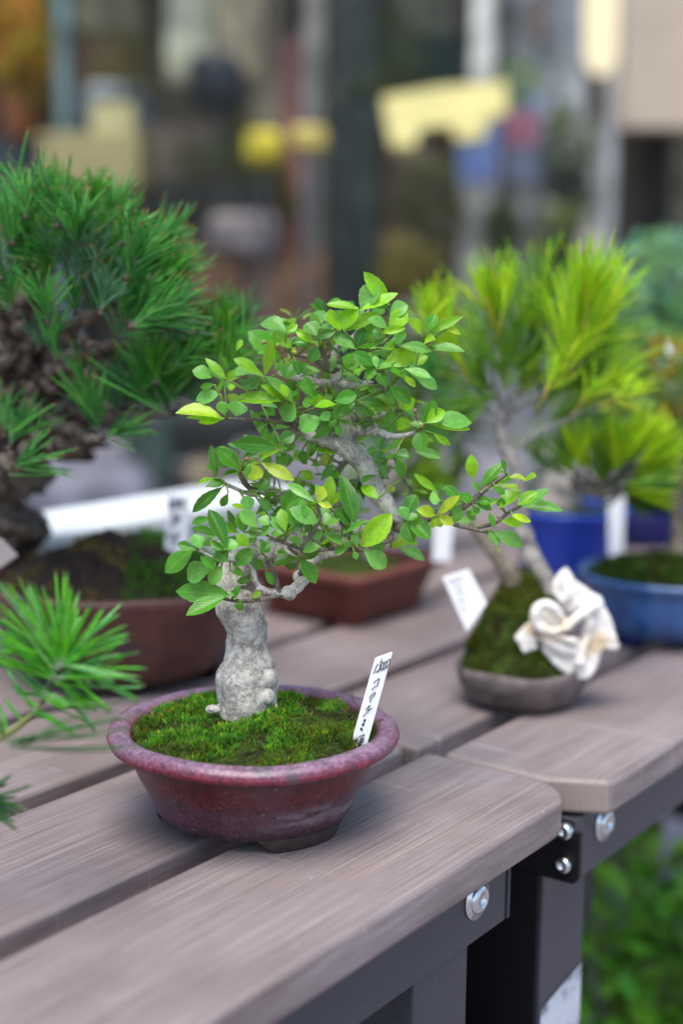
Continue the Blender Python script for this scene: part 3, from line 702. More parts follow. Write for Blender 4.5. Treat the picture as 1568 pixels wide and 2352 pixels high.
# small debris on the moss: dry needles and grit
mb = MB()
for (xa, ya, xb, yb_) in ((806, 1580, 838, 1640), (770, 1598, 800, 1640), (880, 1652, 840, 1672), (690, 1610, 718, 1648)):
    A = on(xa, ya, MZ + .010); B = on(xb, yb_, MZ + .009); needle(mb, A, B, .0004, (.19, .10, .06))
for _ in range(150):
    a, r = ru(0, 6.28), .068 * math.sqrt(rnd()); p = Vector((PC.x + r * math.cos(a), PC.y + r * math.sin(a), MZ)); p.z += moss_h(p, .0702, .0075, PC) + .0008
    needle(mb, p, p + Vector((ru(-1, 1), ru(-1, 1), ru(-.2, .4))) * .0018, .0007, vary((.11, .065, .03), .4))
mb.build('dry_litter', M['moss'], bon)

# --- trunk, traced as (x, y, half width) with a depth along the way
TD = .786
TS = MS
def trace(s, r_scale=1.0):
    out = []
    for t in s.split():
        v = [float(q) for q in t.split(',')]; d = v[3] if len(v) > 3 else TD
        out.append((at(v[0], v[1], d * TS), px(v[2], d * TS) * r_scale))
    return out
mb = MB()
TR = trace('567,1668,68,.788 565,1634,64,.787 565,1605,66,.787 566,1570,68,.787 567,1530,62,.786 565,1487,48,.785 567,1452,44,.784 558,1422,46,.783 544,1396,48,.782 531,1362,40,.782 529,1322,34,.783 548,1294,34,.784 585,1279,32,.787 632,1267,29,.790 680,1247,27,.795 730,1226,25,.798 790,1217,23,.798 850,1217,22,.795 888,1213,22,.792 902,1195,21,.790 888,1160,21,.789 862,1130,22,.789 848,1097,22,.789 836,1066,23,.789 808,1040,23,.789 796,1010,20,.789 797,975,18,.789 801,945,16,.788 793,908,14,.787 779,880,15,.785 770,850,12,.783 768,820,9,.782 780,790,6.5,.780 812,772,5,.778 834,738,4,.776 850,705,2.5,.774')
TRP = tube(mb, TR, 12, 56, .12, 62)
# burls and cut knobs on the trunk
def blob(mb, c, r, rough=.25, rs=70, n=10, sq=(1, 1, 1)):
    vs, fs = [], []
    for i in range(n + 1):
        for k in range(2 * n):
            th = PI * i / n; ph = PI * k / n; d = Vector((math.sin(th) * math.cos(ph), math.sin(th) * math.sin(ph), math.cos(th)))
            p = c + Vector((d.x * sq[0], d.y * sq[1], d.z * sq[2])) * r * (1 + rough * (noise.noise((c + d * r) * rs) + .6 * noise.noise((c + d * r) * rs * 2.6))); vs.append(p)
    for i in range(n):
        for k in range(2 * n): fs.append((i*2*n+k, (i+1)*2*n+k, (i+1)*2*n+(k+1) % (2*n), i*2*n+(k+1) % (2*n)))
    mb.add(vs, fs)
for x, y, r, d in ((596, 1446, 19, .780), (516, 1402, 22, .780), (612, 1558, 26, .778), (608, 1600, 24, .777), (540, 1600, 24, .784), (585, 1600, 28, .784), (602, 1436, 14, .784), (665, 1270, 24, .787), (900, 1232, 14, .788), (905, 1205, 17, .786), (688, 1325, 17, .774), (664, 1362, 17, .772), (545, 1545, 40, .783), (586, 1516, 26, .784), (695, 990, 13, .785), (852, 1083, 19, .786), (780, 880, 16, .783)):
    blob(mb, atm(x, y, d + .003), px(r, d * MS), .14, 60, 14)
trunk = mb.build('trunk', M['bark'], bon)
# surface roots and a white stone at the foot
mb = MB()
for s in ('522,1618,14,.785 508,1626,11,.783 494,1636,7,.781', '612,1612,14,.785 628,1624,10,.782 638,1636,6,.780'):
    tube(mb, trace(s), 5, 12, .3, 120)
mb.build('surface_root', M['bark'], trunk)
mb = MB(); blob(mb, atm(489, 1630, .772), px(13, .80), .6, 130, 12, (1.5, 1.1, .6)); mb.build('stone', M['bark'], bon)

# --- branches: traced polylines, each its own part carrying its leaves
BR = [
 ('808,1040,20,.789 770,1022,17,.786 735,1008,15,.783 705,996,14,.780 690,986,12,.778', 'bark'),
 ('690,986,7,.778 655,972,5,.774 610,965,4.5,.768 575,963,4,.764 522,961,2.5,.76', 'twig'),
 ('690,986,7,.778 674,973,5,.774 648,942,5,.77 628,923,4,.766 588,917,3,.76', 'twig'),
 ('800,1217,15,.797 781,1264,9,.792 733,1279,10,.786 702,1298,14,.778 698,1328,14,.775 668,1360,13,.772 640,1362,10,.768 607,1357,9,.764 587,1337,7,.761 578,1302,6,.758 556,1291,5,.756 522,1286,4.5,.752 490,1281,4,.749 453,1262,3,.746', 'bark'),
 ('640,1360,7,.767 632,1322,6,.764 617,1291,6,.762', 'twig'),
 ('655,1364,6,.769 600,1377,5,.762 548,1381,4.5,.756 500,1373,3,.750', 'twig'),
 ('590,1345,5,.762 568,1350,4.5,.76 545,1348,4,.758', 'twig'),
 ('838,1100,16,.80 770,1160,14,.812 715,1172,14,.808 668,1160,14,.80 628,1130,12,.79 600,1127,10,.782 578,1135,7,.774 548,1125,5,.768 518,1112,4,.762', 'bark'),
 ('600,1127,7,.782 575,1122,6,.774 556,1100,7,.768 553,1082,5,.764', 'twig'),
 ('898,1236,9,.789 850,1258,6,.775 822,1263,5,.768 766,1261,5,.762 730,1262,5,.757 687,1258,5,.754 650,1246,4.5,.75 612,1229,3,.747', 'twig'),
 ('690,1320,8,.774 700,1292,5,.768 688,1277,4.5,.762 661,1257,4,.757', 'twig'),
 ('690,1262,5,.755 712,1230,6,.755 732,1195,5,.753 730,1160,4,.75', 'twig'),
 ('822,1263,4.5,.768 800,1232,4,.76 783,1200,4,.757 762,1168,3,.754', 'twig'),
 ('795,985,15,.789 830,990,12,.783 860,990,10,.776 900,1001,7,.768 930,1000,6,.762 955,992,4.5,.757', 'bark'),
 ('779,882,11,.784 812,884,8,.780 845,880,7,.775 885,882,4.5,.769', 'bark'),
 ('860,880,6,.772 872,868,5,.766 878,890,5,.763 886,903,4,.761', 'twig'),
 ('779,885,12,.786 740,878,9,.780 692,870,8,.774 640,858,5,.769', 'bark'),
 ('772,850,10,.783 752,848,7,.778 723,825,6,.772 690,816,5,.767 655,810,3.5,.762', 'twig'),
 ('752,848,6,.778 748,824,6,.774 736,800,5,.770', 'twig'),
 ('768,822,6,.782 790,835,5,.774 812,828,4.5,.768 835,812,4,.764', 'twig'),
 ('785,788,5,.780 830,790,4.5,.775 880,792,4,.770 925,800,3.5,.766 968,803,2.5,.762', 'twig'),
 ('880,792,4,.770 902,770,3.5,.766 925,755,3,.762', 'twig'),
 ('900,1205,14,.789 926,1212,11,.783 951,1197,9,.777 999,1189,8,.770 1046,1174,7,.763 1070,1160,8,.760 1098,1138,7,.757 1134,1109,5,.754 1172,1086,3,.752', 'twig'),
 ('1010,1188,6,.768 1046,1205,5,.762 1076,1212,6,.758 1116,1222,4,.755', 'twig'),
 ('1085,1212,5,.757 1134,1202,5,.754 1167,1178,4,.752 1197,1162,3,.750', 'twig'),
 ('905,1190,6,.79 944,1134,5,.785 926,1098,4.5,.778 905,1048,3.5,.770', 'twig'),
 ('798,950,8,.79 845,962,7,.80 880,952,6,.808 920,940,4,.812', 'greybark'),
 ('812,1045,8,.80 780,1075,8,.82 770,1110,7,.83 762,1150,5,.835', 'greybark'),
]
parts, SK = [], []
for s, mt in BR:
    mb = MB(); P = tube(mb, trace(s), 6, 12, .22, 190)
    # ring scars and cut stubs along the wood
    for p, r in P[3::5]:
        if rnd() < .55:
            d = Vector((ru(-1, 1), ru(-1, 1), ru(-.4, 1))).normalized(); tube(mb, [(p, r * .6), (p + d * r * 1.6, r * .5), (p + d * r * 2.1, r * .42)], 2, 7, .2, 200)
    o = mb.build('branch', M[mt], bon); parts.append(o); SK.append([q[0] for q in P])
LMB = [MB() for _ in BR]
# --- leaves.  base x,y  tip x,y  width  tone  [b = further back], in the pixels of an enlarged view
CA = (344.5, 574.1, .3296); CC = (344.5, 975.9, .3296); CB = (746.3, 574.1, .3661)
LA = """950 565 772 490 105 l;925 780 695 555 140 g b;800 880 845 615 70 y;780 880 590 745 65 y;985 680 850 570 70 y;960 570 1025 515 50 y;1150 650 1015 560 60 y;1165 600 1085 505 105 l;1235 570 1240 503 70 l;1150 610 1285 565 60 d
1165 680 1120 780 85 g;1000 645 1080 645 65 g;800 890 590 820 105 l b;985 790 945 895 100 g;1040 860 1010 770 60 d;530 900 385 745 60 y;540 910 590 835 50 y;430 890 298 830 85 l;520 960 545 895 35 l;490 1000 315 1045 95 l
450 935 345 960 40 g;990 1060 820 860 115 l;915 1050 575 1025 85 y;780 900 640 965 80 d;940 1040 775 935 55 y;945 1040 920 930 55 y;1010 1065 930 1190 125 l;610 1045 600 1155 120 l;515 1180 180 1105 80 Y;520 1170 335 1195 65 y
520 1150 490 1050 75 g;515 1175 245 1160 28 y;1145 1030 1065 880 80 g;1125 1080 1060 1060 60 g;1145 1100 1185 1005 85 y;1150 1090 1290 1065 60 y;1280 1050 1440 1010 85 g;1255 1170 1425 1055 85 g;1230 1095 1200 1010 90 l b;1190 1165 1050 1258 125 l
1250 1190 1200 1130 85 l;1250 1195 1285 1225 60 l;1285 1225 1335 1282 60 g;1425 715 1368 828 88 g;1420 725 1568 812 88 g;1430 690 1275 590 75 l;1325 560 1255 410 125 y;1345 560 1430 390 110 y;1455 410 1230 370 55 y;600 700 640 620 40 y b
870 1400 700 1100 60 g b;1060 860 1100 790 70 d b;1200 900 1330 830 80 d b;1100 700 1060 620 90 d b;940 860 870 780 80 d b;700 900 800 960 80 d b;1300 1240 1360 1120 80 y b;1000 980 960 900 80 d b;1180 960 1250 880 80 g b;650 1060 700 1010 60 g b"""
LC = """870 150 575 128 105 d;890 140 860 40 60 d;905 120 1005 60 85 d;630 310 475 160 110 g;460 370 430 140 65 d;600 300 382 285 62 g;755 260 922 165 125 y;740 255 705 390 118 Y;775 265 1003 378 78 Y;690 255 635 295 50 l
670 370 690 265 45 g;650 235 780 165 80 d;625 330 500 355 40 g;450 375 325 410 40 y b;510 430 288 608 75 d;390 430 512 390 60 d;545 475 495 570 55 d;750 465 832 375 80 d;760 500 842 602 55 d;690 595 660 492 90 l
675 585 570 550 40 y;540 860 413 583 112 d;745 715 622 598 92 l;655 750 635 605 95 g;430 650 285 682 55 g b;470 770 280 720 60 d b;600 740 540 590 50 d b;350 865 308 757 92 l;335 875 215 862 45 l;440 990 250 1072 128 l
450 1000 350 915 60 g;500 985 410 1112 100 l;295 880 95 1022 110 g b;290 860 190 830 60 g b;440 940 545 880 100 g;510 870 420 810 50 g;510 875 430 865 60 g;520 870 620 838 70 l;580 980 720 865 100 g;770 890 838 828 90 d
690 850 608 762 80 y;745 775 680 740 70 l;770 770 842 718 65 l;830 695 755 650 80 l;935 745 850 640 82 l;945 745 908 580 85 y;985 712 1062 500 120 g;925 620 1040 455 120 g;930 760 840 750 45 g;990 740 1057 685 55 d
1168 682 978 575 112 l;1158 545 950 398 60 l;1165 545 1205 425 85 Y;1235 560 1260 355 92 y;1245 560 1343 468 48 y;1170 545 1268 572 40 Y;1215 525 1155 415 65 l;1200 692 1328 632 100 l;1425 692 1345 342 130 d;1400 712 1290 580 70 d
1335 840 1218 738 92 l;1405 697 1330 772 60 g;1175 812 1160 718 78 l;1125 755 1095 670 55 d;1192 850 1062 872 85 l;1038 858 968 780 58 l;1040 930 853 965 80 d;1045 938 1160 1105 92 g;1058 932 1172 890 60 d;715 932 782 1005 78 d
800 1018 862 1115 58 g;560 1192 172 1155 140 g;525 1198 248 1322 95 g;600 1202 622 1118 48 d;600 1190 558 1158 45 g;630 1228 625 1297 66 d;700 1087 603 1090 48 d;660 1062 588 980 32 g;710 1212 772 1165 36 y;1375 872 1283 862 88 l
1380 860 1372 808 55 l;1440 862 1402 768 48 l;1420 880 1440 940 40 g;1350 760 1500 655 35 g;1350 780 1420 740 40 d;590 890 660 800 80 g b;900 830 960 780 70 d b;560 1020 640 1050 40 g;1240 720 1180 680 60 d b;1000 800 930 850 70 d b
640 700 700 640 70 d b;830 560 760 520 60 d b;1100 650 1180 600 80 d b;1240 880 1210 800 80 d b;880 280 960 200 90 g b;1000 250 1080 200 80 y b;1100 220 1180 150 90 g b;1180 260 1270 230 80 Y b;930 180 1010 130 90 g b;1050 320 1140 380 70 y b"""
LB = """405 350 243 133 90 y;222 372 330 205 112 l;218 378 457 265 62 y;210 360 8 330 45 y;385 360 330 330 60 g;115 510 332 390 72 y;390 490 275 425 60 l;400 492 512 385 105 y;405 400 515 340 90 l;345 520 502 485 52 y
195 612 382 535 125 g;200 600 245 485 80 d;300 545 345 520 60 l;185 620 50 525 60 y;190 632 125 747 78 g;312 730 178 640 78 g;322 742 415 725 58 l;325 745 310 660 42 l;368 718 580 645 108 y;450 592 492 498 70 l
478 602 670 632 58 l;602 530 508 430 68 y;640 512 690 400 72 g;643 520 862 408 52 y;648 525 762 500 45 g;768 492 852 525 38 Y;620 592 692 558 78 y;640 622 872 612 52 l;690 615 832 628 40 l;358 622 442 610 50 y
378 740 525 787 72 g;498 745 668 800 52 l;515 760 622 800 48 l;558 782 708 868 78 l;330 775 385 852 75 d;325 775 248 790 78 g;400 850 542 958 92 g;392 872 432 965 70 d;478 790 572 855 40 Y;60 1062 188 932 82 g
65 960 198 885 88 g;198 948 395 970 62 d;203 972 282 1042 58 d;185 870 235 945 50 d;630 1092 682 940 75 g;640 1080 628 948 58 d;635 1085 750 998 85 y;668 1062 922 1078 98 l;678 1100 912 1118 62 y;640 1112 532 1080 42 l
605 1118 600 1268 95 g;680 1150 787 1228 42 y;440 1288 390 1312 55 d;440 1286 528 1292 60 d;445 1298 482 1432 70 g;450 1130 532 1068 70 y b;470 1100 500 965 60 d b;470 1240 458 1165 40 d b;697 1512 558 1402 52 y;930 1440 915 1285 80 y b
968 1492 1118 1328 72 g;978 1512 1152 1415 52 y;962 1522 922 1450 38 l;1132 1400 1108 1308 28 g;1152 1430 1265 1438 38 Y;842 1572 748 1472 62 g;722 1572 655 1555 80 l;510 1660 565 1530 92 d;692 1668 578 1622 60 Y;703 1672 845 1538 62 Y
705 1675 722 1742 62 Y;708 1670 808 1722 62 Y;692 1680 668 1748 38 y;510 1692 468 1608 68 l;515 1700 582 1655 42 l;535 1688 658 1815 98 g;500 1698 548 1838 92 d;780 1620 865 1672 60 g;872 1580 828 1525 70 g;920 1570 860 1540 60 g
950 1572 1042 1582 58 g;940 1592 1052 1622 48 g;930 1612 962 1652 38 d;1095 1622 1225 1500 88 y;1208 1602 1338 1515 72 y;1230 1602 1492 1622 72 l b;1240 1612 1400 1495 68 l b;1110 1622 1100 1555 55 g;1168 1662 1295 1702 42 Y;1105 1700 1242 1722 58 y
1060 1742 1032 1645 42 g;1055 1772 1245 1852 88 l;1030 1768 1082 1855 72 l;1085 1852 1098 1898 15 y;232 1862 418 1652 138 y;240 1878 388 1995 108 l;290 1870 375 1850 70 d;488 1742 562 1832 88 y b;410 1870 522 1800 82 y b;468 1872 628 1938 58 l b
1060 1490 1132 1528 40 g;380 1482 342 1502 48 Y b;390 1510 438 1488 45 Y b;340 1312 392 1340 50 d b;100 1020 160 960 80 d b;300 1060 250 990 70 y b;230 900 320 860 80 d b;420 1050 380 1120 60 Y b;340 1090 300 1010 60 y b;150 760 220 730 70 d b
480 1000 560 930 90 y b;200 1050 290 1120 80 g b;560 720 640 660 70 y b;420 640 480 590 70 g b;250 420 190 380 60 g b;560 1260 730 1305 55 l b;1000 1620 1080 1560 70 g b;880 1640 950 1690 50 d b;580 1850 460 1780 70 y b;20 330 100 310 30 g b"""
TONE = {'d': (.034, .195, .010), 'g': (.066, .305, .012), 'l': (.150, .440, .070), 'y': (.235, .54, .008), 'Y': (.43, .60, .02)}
SKF = [(p, i) for i, s in enumerate(SK) for p in s]
def put_leaf(B, T, w, col, nrm, fold, curl):
    best = min(SKF, key=lambda q: (q[0] - B).length_squared); i = best[1]
    leaf(LMB[i], B, T, w, nrm, col, fold, curl, True, 13, ru(.5, .6))
    if (best[0] - B).length < px(95, .77):      # a thin stalk back to the wood
        m = (best[0] + B) / 2 + ZUP * .001
        tube(LMB[i], [(best[0], .0007), (m, .0006), (B, .0005)], 2, 5, col=(.16, .26, .04))
def twig_depth(x, y):
    best, bd = None, 1e9
    for p, i in SKF:
        d = depth_of(p); q = p - CAM; X = PCX + FPX * q.dot(Rv) / d; Y = PCY - FPX * q.dot(Uv) / d
        e = (X - x) ** 2 + (Y - y) ** 2
        if e < bd: bd, best = e, d / MS
    return best
n_leaf = 0
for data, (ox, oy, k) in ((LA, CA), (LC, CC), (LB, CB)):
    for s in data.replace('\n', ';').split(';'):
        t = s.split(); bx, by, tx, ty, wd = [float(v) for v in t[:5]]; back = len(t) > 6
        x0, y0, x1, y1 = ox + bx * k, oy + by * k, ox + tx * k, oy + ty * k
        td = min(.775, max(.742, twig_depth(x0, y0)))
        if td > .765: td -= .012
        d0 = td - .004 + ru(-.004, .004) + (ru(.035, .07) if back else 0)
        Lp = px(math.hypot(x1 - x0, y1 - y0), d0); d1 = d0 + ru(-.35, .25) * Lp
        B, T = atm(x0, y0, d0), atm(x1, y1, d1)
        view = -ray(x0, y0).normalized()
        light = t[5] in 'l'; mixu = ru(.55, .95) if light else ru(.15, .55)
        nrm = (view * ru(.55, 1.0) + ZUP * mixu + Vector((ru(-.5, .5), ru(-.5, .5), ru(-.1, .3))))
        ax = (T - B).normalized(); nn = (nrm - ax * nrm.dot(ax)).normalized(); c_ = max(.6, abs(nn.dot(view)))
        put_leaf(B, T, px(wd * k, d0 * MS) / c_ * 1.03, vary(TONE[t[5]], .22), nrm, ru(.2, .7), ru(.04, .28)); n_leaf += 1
# inner leaves that fill the pads behind the outer ones
for (cx_, cy_, rx, ry, n) in ((770, 785, 165, 75, 84), (640, 895, 150, 60, 46), (850, 890, 120, 80, 48), (740, 960, 130, 60, 40), (640, 1070, 140, 65, 52), (620, 1215, 140, 75, 56), (760, 1170, 120, 80, 46), (880, 980, 110, 50, 26), (1020, 1160, 90, 40, 16), (500, 1250, 80, 50, 14), (900, 1080, 60, 70, 14), (1150, 1130, 60, 40, 10)):
    for _ in range(n):
        a, r = ru(0, 6.28), math.sqrt(rnd()); x0 = cx_ + rx * r * math.cos(a); y0 = cy_ + ry * r * math.sin(a)
        d0 = ru(.77, .84); L = px(ru(24, 66), d0); B = atm(x0, y0, d0)
        dr = (Rv * ru(-1, 1) + Uv * ru(-.5, .9) + F * ru(-1, 1)).normalized(); T = B + dr * L
        nrm = ZUP * ru(.4, 1.1) - F * ru(.1, .8) + Vector((ru(-.4, .4), ru(-.4, .4), 0))
        put_leaf(B, T, L * ru(.42, .6), vary(TONE[random.choice('dddggggggllyy')], .22), nrm, ru(.1, .45), ru(.05, .25))
for i, m_b in enumerate(LMB):
    if m_b.v: m_b.build('leaves', M['leaf'], parts[i])
# tiny dry flower heads and a bud
for x, y, d, c, x2, y2 in ((605, 785, .748, (.42, .36, .16), 652, 812), (636, 793, .748, (.36, .40, .05), 654, 836), (676, 810, .75, (.35, .38, .04), 662, 830), (953, 944, .748, (.30, .14, .13), 960, 972), (566, 1054, .748, (.33, .17, .08), 592, 1052), (967, 976, .746, (.42, .46, .10), 962, 990)):
    mb = MB(); blob(mb, atm(x, y, d), px(6, d), .35, 500, 5); mb.c[:] = [c] * len(mb.v); needle(mb, atm(x, y, d), atm(x2, y2, d), .0004, (.24, .045, .05)); mb.build('flower_head', M['needle'], bon)

# ------------------------------------------------------------------ plant labels
def strokes(mb, lines, fr, r, lift=.0004):
    """pen strokes: flat ribbons lying just proud of a label; fr maps view points to the label face"""
    for ln in lines:
        P = [fr(x, y) for x, y in ln]
        if len(P) > 2: P = [q[0] for q in catmull([(p, 1.) for p in P], 4)]
        n = fr(None, None)
        for i in range(len(P) - 1):
            a, b = P[i], P[i+1]; d = (b - a)
            if d.length < 1e-7: continue
            d.normalize(); s = d.cross(n) * r
            mb.add([a - s - d * r * .5 + n * lift, a + s - d * r * .5 + n * lift, b + s + d * r * .5 + n * lift, b - s + d * r * .5 + n * lift], [(0, 1, 2, 3)])
            lift += 1.5e-6
def ell(cx, cy, a, b, rot, n=14):
    return [(cx + a * math.cos(t) * math.cos(rot) - b * math.sin(t) * math.sin(rot), cy + a * math.cos(t) * math.sin(rot) + b * math.sin(t) * math.cos(rot)) for t in [2 * PI * k / n for k in range(n + 1)]]
def label_plate(name, label, quad, th, lines, r, inkmat, group=None, conv=None):
    """quad: corner points; the plate is a thin box, its writing a part"""
    c = sum(quad, Vector()) / len(quad); root = thing(name, c, label, 'plant label', group)
    mb = MB(); slab(mb, quad, th); mb.build('plate', M['tag'], root, False, bevel=.0003)
    n = (quad[1] - quad[0]).cross(quad[-1] - quad[0]).normalized()
    if n.dot(CAM - quad[0]) < 0: n = -n
    def fr(x, y):
        if x is None: return n
        x, y = conv(x, y) if conv else (x, y)
        rr = ray(x, y); return CAM + rr * ((quad[0] - CAM).dot(n) / rr.dot(n))
    if lines: mb = MB(); strokes(mb, lines, fr, r); mb.build('handwriting', inkmat, root, False)
    return root
cv = lambda x, y: (775.1 + x * .12207, 1464 + y * .12207)
dl = depth_of(on(826, 1716, H + .054))
q = [at(*cv(225, 2100), dl), at(*cv(555, 2030), dl + .001), at(*cv(1035, 290), dl - .004), at(*cv(1010, 282), dl - .0042), at(*cv(722, 392), dl - .0052), at(*cv(706, 412), dl - .0051)]
n_ = (q[1] - q[0]).cross(q[2] - q[0]).normalized()
q = [p - n_ * (p - q[0]).dot(n_) for p in q]
q[0] = q[0] - (q[5] - q[0]).normalized() * .006; q[1] = q[1] - (q[2] - q[1]).normalized() * .008
WR = [[(750, 495), (712, 590), (672, 680)], [(835, 405), (810, 470), (785, 530)], [(785, 528), (800, 560), (770, 615), (718, 662)], [(838, 455), (815, 462)], [(772, 640), (765, 662)],
      ell(838, 545, 82, 22, -1.2), ell(888, 525, 80, 22, -1.2), ell(945, 490, 88, 24, -1.2),
      [(680, 860), (695, 832), (740, 800), (785, 770)], [(785, 770), (760, 850), (740, 910)], [(740, 910), (700, 925), (640, 988)],
      [(597, 1140), (625, 1090), (705, 1030)], [(705, 1030), (685, 1085), (610, 1170)], [(608, 1168), (618, 1222)],
      [(530, 1365), (560, 1318), (605, 1275)], [(605, 1275), (585, 1330), (565, 1390)], [(650, 1325), (565, 1390), (478, 1490)],
      [(318, 1955), (345, 1912), (356, 1935), (330, 1990), (295, 2040)], [(295, 2040), (330, 2022)], ell(402, 1920, 82, 26, -1.15), [(485, 1805), (465, 1860), (508, 1828)], [(488, 1880), (445, 1905)], [(478, 1885), (462, 1970)], [(430, 1945), (492, 1920)], [(425, 1982), (482, 1962)], [(440, 1930), (435, 1980)]]
mlab = label_plate('plant_label', 'white plastic label handwritten 15,000 stuck in the plum red pot', q, .0011, WR, .00024, M['ink'], 'white plant labels', cv)
mb = MB(); n_ = (CAM - q[0]).dot(n_) > 0 and n_ or -n_
def frm(x, y):
    if x is None: return n_
    rr = ray(*cv(x, y)); return CAM + rr * ((q[0] - CAM).dot(n_) / rr.dot(n_))
strokes(mb, [[(515, 1550), (497, 1583)], [(488, 1623), (470, 1658)], [(442, 1708), (452, 1748)]], frm, .0006); mb.build('ink_dots', M['ink'], mlab, False)

TS = 1.0
# ------------------------------------------------------------------ black pine in the brown bowl, behind left
GN = [(.075, .37, .055), (.12, .47, .06), (.045, .26, .05), (.18, .50, .11)]
GB = [(.09, .34, .02), (.13, .42, .03)]
GS = [(.11, .28, .13), (.08, .23, .09)]
TIP = (.42, .20, .06); SH = (.30, .27, .24)
c0 = on(245, 1612); LPc = Vector((c0.x, c0.y, H)) + Fh * .085
lp_ = thing('pine_bonsai', LPc, 'dark green pine bonsai with gnarled trunk in wide brown bowl', 'bonsai')
mb = MB()
lathe(mb, [(0, .012), (.06, .012), (.078, .010), (.084, .016), (.094, .034), (.102, .056), (.107, .072), (.1085, .0775), (.107, .0805), (.103, .0805), (.100, .076), (.097, .060), (0, .058)], LPc, 96, lambda a, z: 1 + .012 * math.cos(4 * a + .6), wob=.001)
lpot = mb.build('pot', M['brownpot'], lp_)
va = math.atan2(-Fh.y, -Fh.x)
for k in range(4):
    a0 = va - .25 + k * PI / 2; mb = MB(); lathe(mb, [(.055, .014), (.056, 0), (.072, 0), (.078, .004), (.079, .014)], LPc, 10, None, a0, a0 + .55); mb.build('foot', M['clay'], lpot)
# heaped soil with moss tufts
mb = MB(); NR, NA = 26, 72; vs, fs = [], []
def lsoil(p):
    r = math.hypot(p.x - LPc.x, p.y - LPc.y) / .099
    return .072 + .040 * max(0, 1 - r ** 1.7) + .006 * noise.noise(p * 45) + .003 * noise.noise(p * 130)
for i in range(NR + 1):
    for k in range(NA):
        a = 2 * PI * k / NA; p = Vector((LPc.x + .099 * i / NR * math.cos(a), LPc.y + .099 * i / NR * math.sin(a), H)); p.z += lsoil(p) - (.006 if i == NR else 0); vs.append(p)
for i in range(NR):
    for k in range(NA): fs.append((i*NA+k, (i+1)*NA+k, (i+1)*NA+(k+1) % NA, i*NA+(k+1) % NA))
mb.add(vs, fs); soil = mb.build('soil', M['soil'], lp_)
mb = MB()
for _ in range(5200):
    r, a = .098 * math.sqrt(rnd()), ru(0, 6.28); p = Vector((LPc.x + r * math.cos(a), LPc.y + r * math.sin(a), H)); p.z += lsoil(p)
    side = (p - LPc).dot(Rh); nz = noise.noise(p * 38)
    if side > .012 and nz > -.4: frond(mb, p, (ZUP + Vector((ru(-.5, .5), ru(-.5, .5), 0))).normalized(), .005, [(.07, .26, .01), (.10, .30, .015), (.05, .16, .02)])
    elif nz > .12 and rnd() < .6: frond(mb, p, (ZUP + Vector((ru(-.6, .6), ru(-.6, .6), 0))).normalized(), .0045, [(.30, .20, .05), (.20, .14, .05), (.22, .20, .03)])
mb.build('moss', M['moss'], lp_)
mb = MB()
TD2 = 1.12
tube(mb, trace('-20,1260,95,1.16 5,1215,72,1.16 0,1165,58,1.15 -15,1110,62,1.14 15,1045,95,1.12 60,985,118,1.11 85,910,125,1.10 80,840,110,1.09 60,775,85,1.08 55,720,60,1.07 70,660,40,1.06 80,600,26,1.05'), 9, 48, .95, 40, seed=4)
for _ in range(90):
    x, y = ru(-30, 190), ru(720, 1040); blob(mb, at(x, y, ru(1.0, 1.05)), px(ru(8, 22), 1.03), .6, 120, 6)
ltrunk = mb.build('trunk', M['pinebark'], lp_)
LBR = ['60,800,40,1.06 130,770,28,1.0 200,730,22,.97 262,690,16,.95 300,640,12,.95', '85,860,42,1.05 160,840,30,1.0 235,800,24,.97 300,800,18,.96 360,830,14,.96', '120,930,38,1.05 200,945,26,1.0 300,950,20,.98 390,950,14,.97 420,930,10,.97',
       '60,720,36,1.05 90,650,24,1.0 120,590,18,.97 150,540,12,.96', '30,780,34,1.04 0,720,26,1.0 -30,660,20,.97 -20,580,12,.96', '95,960,34,1.05 170,990,22,.98 225,1010,16,.95', '20,1040,34,1.06 10,1060,26,1.0 30,1075,20,.96 25,1040,12,.95', '250,800,20,.98 330,860,14,.97 430,850,12,1.0 500,800,9,1.0']
LT = [[], [], [], [], [], [], [], []]
